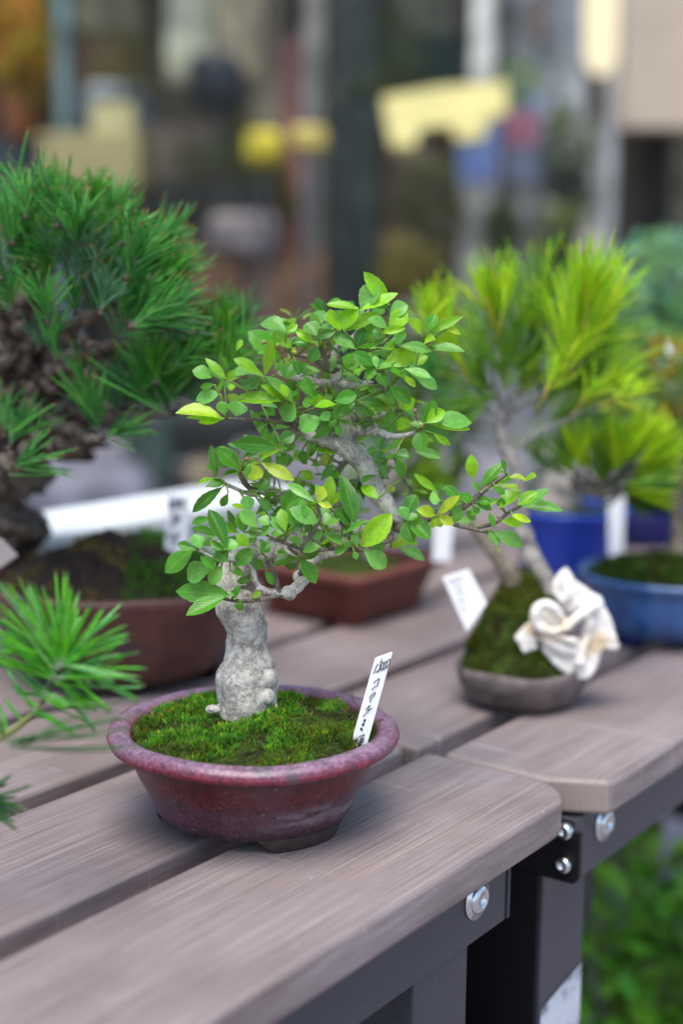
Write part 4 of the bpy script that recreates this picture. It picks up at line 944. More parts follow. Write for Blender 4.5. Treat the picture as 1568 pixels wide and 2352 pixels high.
# shoot bases: branch index, x, y, direction (x right, y up, towards camera), needle count, needle length in picture units, spread
for bi, x, y, dx, dy, n, L, sp, kind in (
 (3, 180, 560, .0, 1, 34, 85, .6, 'g'), (3, 240, 520, .35, 1, 26, 95, .55, 'g'), (3, 130, 520, -.1, 1, 26, 95, .5, 'g'), (3, 205, 480, .3, 1, 22, 60, .7, 'b'), (3, 120, 470, 0, 1, 20, 55, .6, 'b'), (3, 160, 490, .1, 1, 24, 70, .7, 'b'), (4, 30, 560, -.3, 1, 30, 110, .5, 'g'), (4, 0, 520, -.2, 1, 22, 110, .5, 'g'), (4, 60, 500, .1, 1, 18, 90, .6, 'g'), (4, 0, 640, -.6, 1, 28, 100, .7, 's'), (4, 60, 620, -.1, 1, 26, 100, .6, 'g'),
 (0, 240, 680, .4, 1, 36, 95, .6, 'g'), (0, 290, 640, .6, 1, 34, 105, .5, 'g'), (0, 240, 610, .1, 1, 26, 75, .5, 'b'), (0, 310, 600, .3, 1, 22, 75, .5, 'b'), (0, 330, 600, .8, 1, 26, 110, .4, 'g'), (0, 200, 640, .1, 1, 26, 100, .6, 's'), (0, 280, 560, .5, 1, 20, 70, .6, 'g'),
 (1, 300, 750, 1, .5, 36, 130, .45, 'g'), (1, 270, 720, .8, .9, 34, 110, .5, 'g'), (1, 330, 700, .9, .8, 26, 130, .35, 'g'), (1, 290, 740, 1, .1, 18, 140, .3, 's'), (1, 230, 720, .2, 1, 24, 90, .6, 's'), (1, 330, 640, .6, 1, 20, 80, .4, 'g'),
 (2, 385, 940, -.1, 1, 40, 110, .7, 'g'), (2, 330, 900, .0, 1, 34, 95, .7, 'g'), (2, 420, 900, .2, 1, 36, 110, .6, 'g'), (2, 385, 930, -1, .5, 26, 150, .35, 's'), (2, 300, 930, -.2, 1, 24, 100, .6, 's'), (2, 360, 880, .0, 1, 26, 80, .5, 'b'),
 (7, 470, 830, .2, 1, 40, 95, .6, 'g'), (7, 430, 820, .0, 1, 36, 90, .6, 'g'), (7, 500, 800, .3, 1, 38, 85, .6, 'g'), (7, 380, 830, -.2, 1, 28, 100, .6, 's'), (7, 530, 790, .3, 1, 26, 90, .5, 's'), (7, 455, 770, .1, 1, 30, 55, .7, 'b'), (7, 510, 760, .1, 1, 24, 50, .7, 'b'),
 (5, 230, 990, -.3, 1, 26, 110, .45, 'g'), (5, 240, 1005, .9, .3, 14, 90, .6, 'g'), (5, 270, 950, -.1, 1, 18, 60, .6, 's'), (5, 205, 930, -.2, 1, 18, 95, .4, 'g'),
 (6, 20, 1030, .5, .9, 14, 110, .7, 'g'), (6, 30, 1070, 1, .4, 12, 120, .5, 'g'), (6, 10, 1000, -.2, 1, 10, 90, .6, 'g'),
 (3, 70, 680, -.2, 1, 24, 85, .6, 'g'), (0, 110, 740, -.1, 1, 22, 85, .6, 'g'), (1, 90, 800, .2, 1, 18, 80, .7, 's'), (3, 105, 640, .1, 1, 20, 60, .6, 'b'), (0, 170, 720, 0, 1, 18, 70, .6, 'g'), (4, 20, 720, -.2, 1, 20, 90, .7, 'g'), (1, 130, 830, -.1, 1, 12, 90, .5, 'g')):
    LT[bi].append((x, y, dx, dy, n, L, sp, kind))
LONG = {0: '300 705 345 570;290 700 405 640;385 660 445 560', 1: '300 700 455 578;295 740 485 650;300 755 478 668;300 750 443 733;310 690 420 540;290 655 403 500', 3: '35 455 67 290;110 440 90 332;140 440 126 346;160 450 163 350;60 465 58 378;228 455 253 407;265 515 310 425;270 520 335 432', 7: '556 800 558 668;545 790 536 712;500 800 500 700', 2: '385 945 190 812;380 950 210 860;400 930 310 750', 4: '36 460 0 400;20 520 -30 420', 5: '232 1000 130 845;240 1000 360 940', 6: '20 1010 78 905;20 1000 130 925;15 1075 150 1045;20 1090 160 1085'}
for i, s in enumerate(LBR):
    mb = MB(); tube(mb, trace(s, .62), 8, 14, .9, 120, seed=i); br = mb.build('branch', M['pinebark'], lp_)
    mb = MB()
    for x, y, dx, dy, n, L, sp, kd in LT[i]:
        d = ru(.89, .97) + (.03 if i in (2, 7) else 0); b = at(x, y, d); v = Rv * dx + Uv * dy - F * ru(-.2, .5)
        cols = GN if kd == 'g' else GB if kd == 'b' else GS
        tuft(mb, b, v, int(n * 2.0), px(L * (.95 if kd == 'b' else 1.15), d), sp * 1.4, .00062, cols, TIP if kd != 'b' else (.16, .3, .03), SH, px(58, d))
        o_ = len(mb.v); blob(mb, b, px(7, d), .5, 200, 5); mb.c[o_:] = [(.13, .09, .065)] * (len(mb.v) - o_)
    if i in (0, 1, 3, 4, 2, 7):
        cx_, cy_, rx_, ry_, k_ = {0: (250, 640, 110, 80, 14), 1: (290, 730, 110, 60, 9), 3: (140, 580, 110, 90, 16), 4: (20, 620, 70, 100, 12), 2: (370, 900, 70, 50, 7), 7: (470, 820, 80, 50, 8)}[i]
        for _ in range(k_):
            a, r = ru(0, 6.28), math.sqrt(rnd()); x, y = cx_ + rx_ * r * math.cos(a), cy_ + ry_ * r * math.sin(a); d = ru(.91, 1.0)
            tuft(mb, at(x, y, d), Rv * ((x - 110) / 260 + ru(-.3, .3)) + Uv * ru(.6, 1.1) - F * ru(-.3, .6), 30, px(ru(80, 135), d), 1.1, .0006, random.choice((GN, GN, GS, GB)), TIP, SH, px(60, d))
    if i in LONG:
        for q_ in LONG[i].split(';'):
            xa, ya, xb, yb_ = [float(v) for v in q_.split()]; d = ru(.92, .96); needle(mb, at(xa, ya, d), at(xb, yb_, d - .01), .00085, vary(GN[1], .2), TIP, SH)
    mb.build('needles', M['needle'], br)
# label standing in the brown bowl
dq = 1.10
q = [at(371, 1352, dq), at(424, 1350, dq), at(436, 1140, dq), at(386, 1138, dq)]
cz = [[(388, 1152), (420, 1150)], [(392, 1150), (388, 1164)], [(404, 1148), (402, 1166)], [(416, 1148), (418, 1164)], [(390, 1165), (422, 1160)], [(398, 1180), (402, 1196), (392, 1210)], [(410, 1182), (406, 1200)], [(396, 1196), (414, 1192)],
      [(386, 1222), (390, 1240)], [(398, 1226), (402, 1244), (394, 1254)], [(410, 1222), (404, 1240)]]
label_plate('plant_label', 'white label with dark brush characters upright in the wide brown bowl', q, .0012, cz, .0011, M['faint'], 'white plant labels')
# white foam box standing behind the bowl
bx0 = on(690, 1340); mb = MB(); yb0 = .90
xr = CAM.x + ray(700, 1300).x * ((yb0 - CAM.y) / ray(700, 1300).y)
wb = thing('foam_box', Vector((xr - .3, yb0, H)), 'white foam box on the bench behind the brown bowl', 'box')
box(mb, (xr - .46, yb0, H + .0005), (xr, yb0 + .10, H + .076)); mb.build('body', M['paper'], wb, bevel=.004)
mb = MB(); box(mb, (xr - .464, yb0 - .004, H + .0765), (xr + .004, yb0 + .104, H + .094)); mb.build('lid', M['paper'], wb, bevel=.003)
# grey wooden plaque at the left edge
q = [at(-40, 1225, .98), at(2, 1238, .98), at(40, 1278, .98), at(0, 1306, .98), at(-40, 1320, .98)]
mb = MB(); slab(mb, q, .006); tag(mb.build('wooden_plaque', plain('grey_board', (.27, .24, .23), .6, .1, 60), None, False, bevel=.001), 'small grey plaque corner leaning at the left edge over the soil', 'plaque')

# ------------------------------------------------------------------ near pine whose shoots reach in from the left
npb = on(-330, 1790); NPc = Vector((.262, .565, H))
np_ = thing('pine_bonsai', NPc, 'fresh green pine reaching in from the left edge in front of the brown bowl', 'bonsai')
mb = MB(); lathe(mb, [(0, .006), (.035, .004), (.040, .0), (.044, .004), (.050, .03), (.055, .045), (.053, .048), (.049, .045), (.046, .036), (0, .036)], NPc, 60); mb.build('pot', M['brownpot'], np_)
mb = MB(); top = at(-130, 1745, .655)
tube(mb, [(NPc + ZUP * .034, .013), (NPc + ZUP * .06 + Rh * .008, .010), ((NPc + top) / 2 + ZUP * .035, .008), (top, .005)], 8, 14, .4, 90); mb.build('trunk', M['pinebark'], np_)
sh1 = trace('-130,1745,15,.655 -40,1715,10,.658 40,1670,8,.665 100,1610,7,.672 140,1530,5,.678'); mb = MB(); tube(mb, sh1, 6, 12, .3, 200, (.22, .24, .05)); b1 = mb.build('branch', M['needle'], np_)
mb = MB()
NB = [(140, 1530), (128, 1560), (105, 1600), (80, 1630), (45, 1665), (10, 1690), (115, 1545), (60, 1600), (20, 1640)]
TT = """11 1333;42 1322;62 1341;77 1337;97 1345;110 1367;135 1374;165 1352;183 1356;212 1385;234 1396;234 1421;293 1436;300 1454;300 1473;322 1498;340 1537;309 1562;289 1506;231 1462;209 1579;322 1612;256 1634;-10 1380;20 1400;60 1420;120 1440;160 1440;200 1450;190 1480;240 1500;-15 1440;40 1400;150 1400;270 1480;250 1530;220 1545;90 1390;130 1410"""
def near_needle(x, y, d1, r=.00078):
    b = min(NB[:6], key=lambda q: (q[0] - x) ** 2 * .55 + (q[1] - y) ** 2 * .5 + ru(0, 6000)); d0 = .668
    for k in range(1 + (rnd() < .5)):
        T = at(x + ru(-9, 9) * k, y + ru(-9, 9) * k, d1 + ru(-.012, .012)); B = at(b[0] + ru(-8, 8), b[1] + ru(-8, 8), d0 + ru(-.006, .006))
        needle(mb, B, T, r, vary(random.choice([(.10, .46, .02), (.16, .56, .02), (.06, .34, .03), (.22, .54, .15)]), .2), (.13, .24, .07), (.34, .36, .28), ZUP * ru(-.002, .003))
for s in TT.replace('\n', '').split(';'):
    x, y = [float(v) for v in s.split()]; near_needle(x, y, .67)
for _ in range(26):
    near_needle(ru(-30, 120), ru(1330, 1620), ru(.655, .70)); (rnd() < .4 and near_needle(ru(-20, 210), ru(1600, 1720), ru(.64, .67)))
for _ in range(66):
    a = ru(-.3, 2.5); L = ru(120, 225); b = random.choice(NB); near_needle(b[0] + L * math.cos(a), b[1] - L * math.sin(a), ru(.655, .70))
mb.build('needles', M['needle'], b1)
mb = MB()
for x, y in ((320, 1640), (330, 1714), (322, 1676), (290, 1655), (245, 1690), (220, 1650), (300, 1716), (180, 1690), (280, 1605)):
    for k in range(1): needle(mb, at(ru(-10, 60), ru(1700, 1722), .645), at(x + ru(-14, 14), y + ru(-6, 6), .635), .0006, vary((.06, .20, .045), .2), (.12, .22, .08), (.3, .32, .22))
mb.build('needles', M['needle'], b1)
mb = MB(); mb2 = MB()
tube(mb2, trace('-130,1745,14,.655 -120,1800,10,.66 -95,1830,8,.665'), 5, 10, .3, 200, (.2, .22, .05)); b2 = mb2.build('branch', M['needle'], np_)
for x, y in ((31, 1778), (80, 1800), (40, 1832), (52, 1852), (66, 1862), (48, 1874), (40, 1890), (47, 1912), (20, 1800), (0, 1925), (25, 1870)):
    needle(mb, at(-95 + ru(-12, 12), 1828 + ru(-10, 10), .668), at(x, y, .675), .00105, vary((.05, .18, .035), .2), (.40, .35, .27), (.3, .32, .2))
mb.build('needles', M['needle'], b2)

# ------------------------------------------------------------------ red rectangular pot in the middle
a_ = on(814, 1444); b_ = on(999, 1399); e_ = on(653, 1394)
x0, y0 = a_.x, a_.y; x1 = b_.x; y1 = e_.y
RC = Vector(((x0 + x1) / 2, (y0 + y1) / 2, H)); rp = thing('potted_pine', RC, 'small pine with yellow green needles in square red terracotta pot', 'bonsai')
mb = MB()
def rect_ring(off, z, r=.012):
    out = []
    for cx_, cy_, s in ((x1 + off - r, y1 + off - r, 0), (x0 - off + r, y1 + off - r, 1), (x0 - off + r, y0 - off + r, 2), (x1 + off - r, y0 - off + r, 3)):
        for k in range(5): a = s * PI / 2 + k / 4 * PI / 2; out.append(Vector((cx_ + r * math.cos(a), cy_ + r * math.sin(a), H + z)))
    return out
rings = [rect_ring(-.008, .003), rect_ring(-.001, .003), rect_ring(.001, .006), rect_ring(.006, .024), rect_ring(.012, .041), rect_ring(.0165, .0415), rect_ring(.0180, .043), rect_ring(.0185, .049), rect_ring(.0165, .051), rect_ring(.008, .051), rect_ring(.006, .046), rect_ring(.004, .040)]
vs = [p for r_ in rings for p in r_]; n_ = 20
fs = [(i*n_+k, i*n_+(k+1) % n_, (i+1)*n_+(k+1) % n_, (i+1)*n_+k) for i in range(len(rings) - 1) for k in range(n_)] + [tuple(range(n_ - 1, -1, -1)), tuple(range((len(rings)-1)*n_, len(rings)*n_))]
mb.add(vs, fs); rpot = mb.build('pot', M['redpot'], rp, False, bevel=.001)
for fx, fy in ((x0 + .012, y0 + .012), (x1 - .012, y0 + .012), (x0 + .012, y1 - .012), (x1 - .012, y1 - .012)):
    mb = MB(); box(mb, (fx - .012, fy - .012, H), (fx + .012, fy + .012, H + .0035)); mb.build('foot', M['redpot'], rpot, bevel=.002)
mb = MB(); vs = []; n_ = 14
for j in range(n_ + 1):
    for i in range(n_ + 1):
        p = Vector((x0 - .004 + (x1 - x0 + .008) * i / n_, y0 - .004 + (y1 - y0 + .008) * j / n_, H + .044)); p.z += .004 * noise.noise(p * 60) + .006 * (1 - ((i / n_ - .5) ** 2 + (j / n_ - .5) ** 2) * 4); vs.append(p)
mb.add(vs, [(j*(n_+1)+i, j*(n_+1)+i+1, (j+1)*(n_+1)+i+1, (j+1)*(n_+1)+i) for j in range(n_) for i in range(n_)]); mb.build('moss', M['mossbase'], rp)
YG = [(.28, .50, .012), (.38, .58, .015), (.18, .38, .012), (.12, .30, .015)]
rd = depth_of(RC)
mb = MB(); tube(mb, trace('850,1290,20,%.3f 862,1230,16,%.3f 880,1160,13,%.3f 900,1090,10,%.3f 905,1000,7,%.3f' % ((rd,) * 5)), 6, 12, .5, 80); rt = mb.build('trunk', M['greybark'], rp)
mb = MB()
for x, y, dx, dy, n, L, cl in ((930, 1150, .9, .5, 40, 110, YG), (950, 1120, .8, .8, 34, 110, YG), (900, 1160, .2, 1, 34, 100, YG), (880, 1080, -.2, 1, 30, 90, GN), (920, 1050, .5, .9, 34, 100, YG), (860, 1120, -.6, .7, 26, 90, YG), (960, 1030, .6, .9, 34, 90, GN), (900, 980, 0, 1, 34, 100, YG), (1000, 960, .4, .8, 36, 90, GN), (940, 900, .1, 1, 36, 90, GN), (820, 1200, -.4, .8, 26, 80, GN), (905, 1240, .6, .6, 26, 70, GN), (985, 870, .3, 1, 30, 80, GN)):
    tuft(mb, at(x, y, rd + ru(-.04, .04)), Rv * dx + Uv * dy - F * ru(-.3, .4), int(n * 1.6), px(L, rd), .75, .0007, cl, None, SH, px(15, rd))
mb.build('needles', M['needle'], rt)
mb = MB()
for x, y, dx, dy, r in ((880, 1060, .03, .02, 4), (930, 1120, .03, .02, 4), (860, 1130, -.03, .02, 4), (960, 1020, .04, .03, 3), (900, 990, .01, .04, 3), (985, 900, .0, .03, 3)):
    tube(mb, [(at(890, 1120, rd), px(7, rd)), (at((x + 890) / 2, (y + 1125) / 2, rd), px(6, rd)), (at(x, y, rd), px(r, rd))], 4, 8, .3, 100)
mb.build('twig', M['greybark'], rt)
leafball('dark_leaves', 'dark green leafy bush standing behind the serrated bonsai crown', 'plant', at(985, 905, 1.62), (.055, .05, .10), 520, .035, [(.018, .075, .012), (.03, .11, .02), (.012, .05, .012)])
dq = rd - .075
q = [at(993, 1290, dq), at(1034, 1290, dq), at(1041, 1195, dq), at(999, 1190, dq)]
label_plate('plant_label', 'plain white label standing in the square red pot', q, .0012, None, .001, None, 'white plant labels')

# ------------------------------------------------------------------ mossy mound in the grey bowl with the twin-trunk pine and white rock
bf = on(1210, 1646); BC = Vector((bf.x, bf.y, H)) + Fh * .040
bw = thing('rock_planting', BC, 'twin trunk yellow green pine on moss mound with white rock in low grey bowl', 'bonsai')
mb = MB(); lathe(mb, [(0, .003), (.030, .0), (.036, .001), (.043, .008), (.0485, .017), (.0505, .025), (.0500, .0295), (.0480, .0305), (.0460, .028), (.044, .022), (0, .020)], BC, 72, lambda a, z: 1 + (.018 * math.sin(2 * a + .5) + .012 * math.sin(5 * a)) * z / .03, wob=.0022); mb.build('bowl', M['greybowl'], bw)
mb = MB(); NR, NA = 40, 72; vs, fs = [], []
MP = at(1203, 1312, depth_of(BC) - .0)
def mound(u, a):
    """u 0 at the top, 1 at the rim"""
    base = BC + Vector((math.cos(a), math.sin(a), 0)) * .0465 + ZUP * .026
    t = u; prof_r = .16 + .84 * (t ** .85); c = MP.lerp(Vector((BC.x, BC.y, H + .026)), t)
    p = c + Vector((math.cos(a), math.sin(a), 0)) * .0465 * prof_r * (1 if u > 0 else 0)
    if u > 0: p += Vector((math.cos(a), math.sin(a), .4)) * (.0045 * noise.noise(p * 55) + .0025 * noise.noise(p * 140))
    return p
for i in range(NR + 1):
    for k in range(NA): vs.append(mound(i / NR, 2 * PI * k / NA))
for i in range(NR):
    for k in range(NA): fs.append((i*NA+k, (i+1)*NA+k, (i+1)*NA+(k+1) % NA, i*NA+(k+1) % NA))
mb.add(vs, fs); mo = mb.build('moss_mound', M['mossbase'], bw)
mb = MB()
for _ in range(5200):
    u, a = rnd() ** .7, ru(0, 6.28); p = mound(u, a); nz = noise.noise(p * 45)
    if (nz < -.05 and u > .45): continue
    up = (Vector((math.cos(a), math.sin(a), .5)) + Vector((ru(-.4, .4), ru(-.4, .4), ru(0, .4)))).normalized()
    cl = [(.11, .13, .006), (.08, .11, .008), (.14, .14, .01)] if (u < .4 or nz > .2) else [(.03, .09, .008), (.05, .10, .008), (.07, .08, .01)]
    frond(mb, p - up * .0008, up, .0042, cl)
mb.build('moss_frond', M['moss'], mo)
# rock: folded weathered lumps fused into one surface
bd = depth_of(BC); rk = MB()
K = lambda x, y: (976 + x * .3775, 1263 + y * .3775)
def rtube(s, dd=0):
    P = []
    for t in s.split():
        v = [float(a) for a in t.split(',')]; X, Y = K(v[0], v[1]); d = bd - .040 + v[3] * .001; P.append((at(X, Y, d), px(v[2] * .3775, d)))
    tube(rk, P, 6, 14, .12, 90)
def rplate(poly, d0, d1):
    P = [K(x, y) for x, y in poly]; n = len(P); vs = [at(x, y, bd - .040 + d0) for x, y in P] + [at(x, y, bd - .040 + d1) for x, y in P]
    rk.add(vs, [tuple(range(n)), tuple(range(2 * n - 1, n - 1, -1))] + [(i, n + i, n + (i+1) % n, (i+1) % n) for i in range(n)])
rplate([(858, 105), (905, 185), (1020, 270), (1065, 292), (1050, 370), (960, 345), (880, 385), (835, 350), (768, 265), (772, 215), (820, 140)], .010, .026)
rplate([(1010, 270), (1065, 292), (1095, 350), (1135, 430), (1150, 500), (1183, 588), (1165, 615), (1090, 600), (1060, 640), (1040, 720), (990, 785), (890, 790), (845, 735), (895, 640), (950, 520), (975, 420), (950, 340)], .006, .026)
rplate([(640, 440), (575, 500), (543, 535), (600, 632), (690, 605), (670, 520)], -.004, .006)
rplate([(690, 380), (760, 350), (830, 430), (800, 520), (700, 500)], .004, .012)
rplate([(690, 510), (830, 560), (930, 560), (920, 660), (880, 775), (830, 735), (720, 610)], .000, .022)
for s in ('850,450,28,-4 800,375,34,-8 735,335,36,-10 680,365,34,-12 665,425,32,-12 700,475,30,-10 760,500,24,-8', '1060,330,30,2 980,370,34,-2 900,430,30,-6 840,480,22,-9 760,500,18,-11',
          '1000,420,34,2 985,520,30,4 955,600,34,2 930,700,40,2', '700,520,30,-5 780,580,36,-4 850,610,38,-2 910,620,36,0', '720,560,22,-2 760,640,26,0 840,720,24,2', '760,520,16,-9 860,545,22,-7 930,560,18,-4', '850,160,20,9 870,250,34,6 830,320,26,6'): rtube(s)
ro = rk.build('rock', M['rock'], bw)
rm = ro.modifiers.new('fuse', 'REMESH'); rm.mode = 'VOXEL'; rm.voxel_size = .0009; rm.use_smooth_shade = True
sm_ = ro.modifiers.new('soften', 'SMOOTH'); sm_.factor = .5; sm_.iterations = 5
tx_ = bpy.data.textures.new('rock_relief', 'CLOUDS'); tx_.noise_scale = .012; dm_ = ro.modifiers.new('relief', 'DISPLACE'); dm_.texture = tx_; dm_.strength = .0035; dm_.texture_coords = 'LOCAL'
# trunks and fans
d1 = bd - .005
mb = MB(); tube(mb, trace('1182,1345,22,%.3f 1168,1318,20,%.3f 1140,1280,16,%.3f 1112,1242,14,%.3f 1085,1200,12,%.3f 1065,1160,9,%.3f' % (d1, d1, d1, d1 + .01, d1 + .02, d1 + .03)), 6, 14, .3, 120); mb.build('trunk', M['twig'], bw)
mb = MB(); d2 = bd + .02
tube(mb, trace('1262,1360,28,%.3f 1245,1322,22,%.3f 1215,1265,22,%.3f 1195,1210,21,%.3f 1195,1150,17,%.3f 1185,1080,17,%.3f 1160,1030,16,%.3f 1150,985,16,%.3f 1165,940,13,%.3f 1190,890,10,%.3f' % (bd, bd, d2, d2, d2, d2, d2, d2, d2, d2)), 6, 14, .3, 120); yt = mb.build('trunk', M['greybark'], bw)
FAN = [ # x, y, dx, dy, count, length, spread, bright
 (1135, 750, -.02, 1, 60, 118, .42, 1), (1128, 735, -.25, 1, 24, 110, .22, 1), (1150, 740, .22, 1, 24, 115, .22, 1), (1010, 800, -.15, 1, 50, 110, .5, 1), (1060, 840, -.5, .9, 36, 120, .4, 1), (985, 760, .0, 1, 20, 80, .6, 1), (1030, 740, .1, 1, 20, 60, .6, 1),
 (1330, 810, .12, 1, 80, 210, .34, 1), (1310, 840, -.08, 1, 44, 190, .3, 1), (1360, 780, .3, 1, 44, 165, .35, 1), (1345, 730, .12, 1, 60, 140, .45, 1), (1385, 760, .4, 1, 30, 140, .35, 1), (1300, 860, .4, 1, 34, 150, .5, 1), (1250, 910, .5, .9, 30, 130, .55, 1),
 (1155, 900, 0, 1, 44, 190, .75, 0), (1200, 890, .2, 1, 40, 190, .6, 0), (1120, 900, -.5, .8, 36, 150, .6, 0), (1240, 920, .6, .8, 40, 170, .6, 0), (1150, 920, -1, .1, 26, 150, .5, 0), (1260, 960, 1, .3, 34, 140, .6, 0), (1300, 900, .8, .6, 30, 150, .6, 0), (1220, 800, .0, 1, 30, 150, .5, 0), (1240, 760, .1, 1, 24, 150, .4, 0), (1180, 850, -.3, 1, 26, 160, .6, 0), (1150, 900, -.9, -.4, 18, 120, .5, 0),
 (1370, 910, .7, .6, 34, 80, .7, 1), (1400, 920, 1, .3, 30, 70, .6, 1), (1330, 930, .5, .6, 24, 70, .7, 1)]
YGb = [(.44, .76, .010), (.56, .80, .014), (.33, .64, .010), (.62, .76, .02)]; GNr = [(.20, .46, .03), (.28, .54, .02), (.13, .34, .04)]
mb = MB(); tw = MB()
for x, y, dx, dy, n, L, sp, br in FAN:
    d = bd + (-.03 if br else .02) + ru(-.03, .03); b = at(x, y, d)
    tuft(mb, b, Rv * dx + Uv * dy - F * ru(-.25, .3), int(n * 1.15), px(L * 1.05, d), sp * 1.25, .0006, YGb if br else GNr, None, (.30, .20, .07), px(60, d))
    if br: tube(tw, [(b - (Rv * dx + Uv * dy).normalized() * px(38, d), px(2, d)), (b, px(3.2, d)), (b + (Rv * dx + Uv * dy).normalized() * px(50, d), px(3, d))], 3, 7, .3, 200, (.34, .27, .03)); tw.build('shoot', M['needle'], yt); tw = MB()
for s in ('1235 760 1220 545', '1250 760 1238 540', '1260 770 1250 570', '1240 740 1228 560'):
    xa, ya, xb, yb_ = [float(v) for v in s.split()]; needle(mb, at(xa, ya, bd), at(xb, yb_, bd - .01), .001, (.20, .34, .03), TIP, SH)
MID = YGb + GNr + [(.30, .60, .015), (.24, .50, .02)]
for _ in range(24):
    a, r = ru(0, 6.28), math.sqrt(rnd()); x, y = 1235 + 185 * r * math.cos(a), 845 + 120 * r * math.sin(a); d = bd + ru(-.02, .08)
    tuft(mb, at(x, y, d), Rv * ((x - 1200) / 220 + ru(-.4, .4)) + Uv * ru(.5, 1.2) - F * ru(-.4, .5), 26, px(ru(100, 170), d), .8, .00068, MID, None, (.30, .22, .08), px(60, d))
mb.build('needles', M['needle'], yt)
mb = MB()
for pts in ('1160,960,7,%.3f 1200,930,6,%.3f 1240,905,5,%.3f 1300,860,4,%.3f 1325,815,4,%.3f', '1160,960,6,%.3f 1140,900,5,%.3f 1130,850,4,%.3f 1132,800,4,%.3f 1135,755,4,%.3f', '1150,960,6,%.3f 1110,930,5,%.3f 1070,880,4,%.3f 1040,840,4,%.3f 1015,805,3,%.3f', '1170,1040,8,%.3f 1215,1010,7,%.3f 1250,985,6,%.3f 1290,970,5,%.3f 1340,940,4,%.3f'):
    tube(mb, trace(pts % ((bd + .02,) * 5)), 5, 9, .4, 130)
mb.build('branch', M['greybark'], yt)
dq = bd - .035
q = [at(1072, 1452, dq), at(1118, 1386, dq), at(1076, 1307, dq), at(1015, 1326, dq)]
cz = [[(1030, 1338), (1062, 1328)], [(1045, 1348), (1060, 1346)], [(1050, 1362), (1064, 1360)], [(1052, 1380), (1068, 1378)], [(1060, 1394), (1066, 1402)]]
label_plate('plant_label', 'broad white label leaning against the moss mound', q, .0012, cz, .0005, M['faint'], 'white plant labels')

# ------------------------------------------------------------------ deep blue pot with a grey trunk and low pine
fb = on(1320, 1362); BP = Vector((fb.x, fb.y, H)) + Fh * .055; bpd = depth_of(BP)
bp = thing('potted_pine', BP, 'low yellow green pine with pale trunk in deep cobalt blue pot', 'bonsai')
mb = MB(); lathe(mb, [(0, .004), (.040, .002), (.042, .0), (.045, .004), (.051, .03), (.0565, .058), (.060, .072), (.0635, .078), (.0635, .081), (.060, .082), (.057, .079), (.055, .066), (0, .064)], BP, 80); mb.build('pot', M['bluepot'], bp)
mossbed(BP, .0565, .006, H + .073, 1500, .005, [(.05, .12, .01), (.08, .13, .012)], bp)
mb = MB(); tube(mb, trace('1275,1190,62,%.3f 1280,1150,52,%.3f 1300,1105,44,%.3f 1320,1070,34,%.3f 1330,1040,26,%.3f 1360,1030,18,%.3f' % ((bpd,) * 6)), 6, 18, .35, 70); bt = mb.build('trunk', M['greybark'], bp)
FAN2 = [(1410, 1085, .15, 1, 60, 120, .5, 1), (1440, 1060, .5, 1, 56, 130, .45, 1), (1460, 1065, .95, .6, 50, 120, .4, 1), (1390, 1075, -.1, 1, 44, 110, .5, 1), (1350, 1080, -.35, 1, 40, 120, .5, 1), (1320, 1090, -.5, .8, 30, 100, .45, 0), (1380, 1110, .1, 1, 34, 90, .6, 0), (1430, 1110, 1, .05, 34, 125, .25, 0), (1430, 1125, 1, -.25, 20, 110, .2, 1), (1450, 1090, 1, .3, 30, 120, .35, 1), (1330, 1075, -.1, 1, 30, 100, .5, 1), (1310, 1100, -.9, .55, 8, 120, .15, 0)]
mb = MB(); tw = MB(); d = bd + .06
for x, y, dx, dy, n, L, sp, br in FAN2:
    dd = d + ru(-.03, .03); tuft(mb, at(x, y, dd), Rv * dx + Uv * dy - F * ru(-.2, .4), int(n * 1.8), px(L, dd), sp * 1.1, .0007, YGb if br else GNr, TIP if not br else None, (.30, .20, .07), px(18, dd))
    tube(tw, [(at(1345, 1060, bpd - .03), px(8, bpd)), (at((x + 1345) / 2, y + 30, dd + .12), px(6, dd)), (at(x, y, dd), px(6, dd))], 4, 8, .4, 120)
mb.build('needles', M['needle'], bt); tw.build('branch', M['greybark'], bt)
dq = bpd - .072
q = [at(1398, 1300, dq), at(1430, 1298, dq), at(1434, 1140, dq), at(1396, 1132, dq)]
label_plate('plant_label', 'narrow white label hanging down the front of the cobalt blue pot', q, .0012, None, .001, None, 'white plant labels')

# ------------------------------------------------------------------ round lobed blue pot at the right edge
fr_ = on(1555, 1503); RP = Vector((fr_.x, fr_.y, H)) + Fh * .062; rpd = depth_of(RP)
r2 = thing('potted_tree', RP, 'slender tree with mossy soil in lobed streaky blue pot at right edge', 'bonsai')
lob = lambda a, z: 1 + .022 * abs(math.sin(4.0 * (a - va) + .9)) * (1 if z > .006 else .3)
mb = MB(); lathe(mb, [(0, .008), (.052, .007), (.056, .010), (.0635, .018), (.0675, .032), (.0690, .046), (.0695, .052), (.0745, .0535), (.0765, .057), (.0755, .0605), (.071, .061), (.068, .058), (.066, .048), (0, .046)], RP, 160, lob); p2 = mb.build('pot', M['blueround'], r2)
for k in range(4):
    a0 = va - 1.0 + k * PI / 2; mb = MB(); lathe(mb, [(.040, .010), (.041, 0), (.052, 0), (.056, .010)], RP, 8, None, a0, a0 + .4); mb.build('foot', M['navy'], p2)
mossbed(RP, .067, .016, H + .055, 5000, .0055, [(.05, .12, .012), (.07, .13, .012), (.05, .08, .012), (.03, .10, .02)], r2)
mb = MB(); tube(mb, trace('1560,1290,26,%.3f 1558,1240,19,%.3f 1556,1150,17,%.3f 1558,1050,15,%.3f 1550,960,12,%.3f 1540,880,8,%.3f' % ((rpd,) * 6)), 5, 12, .3, 70); t2 = mb.build('trunk', M['twig'], r2)
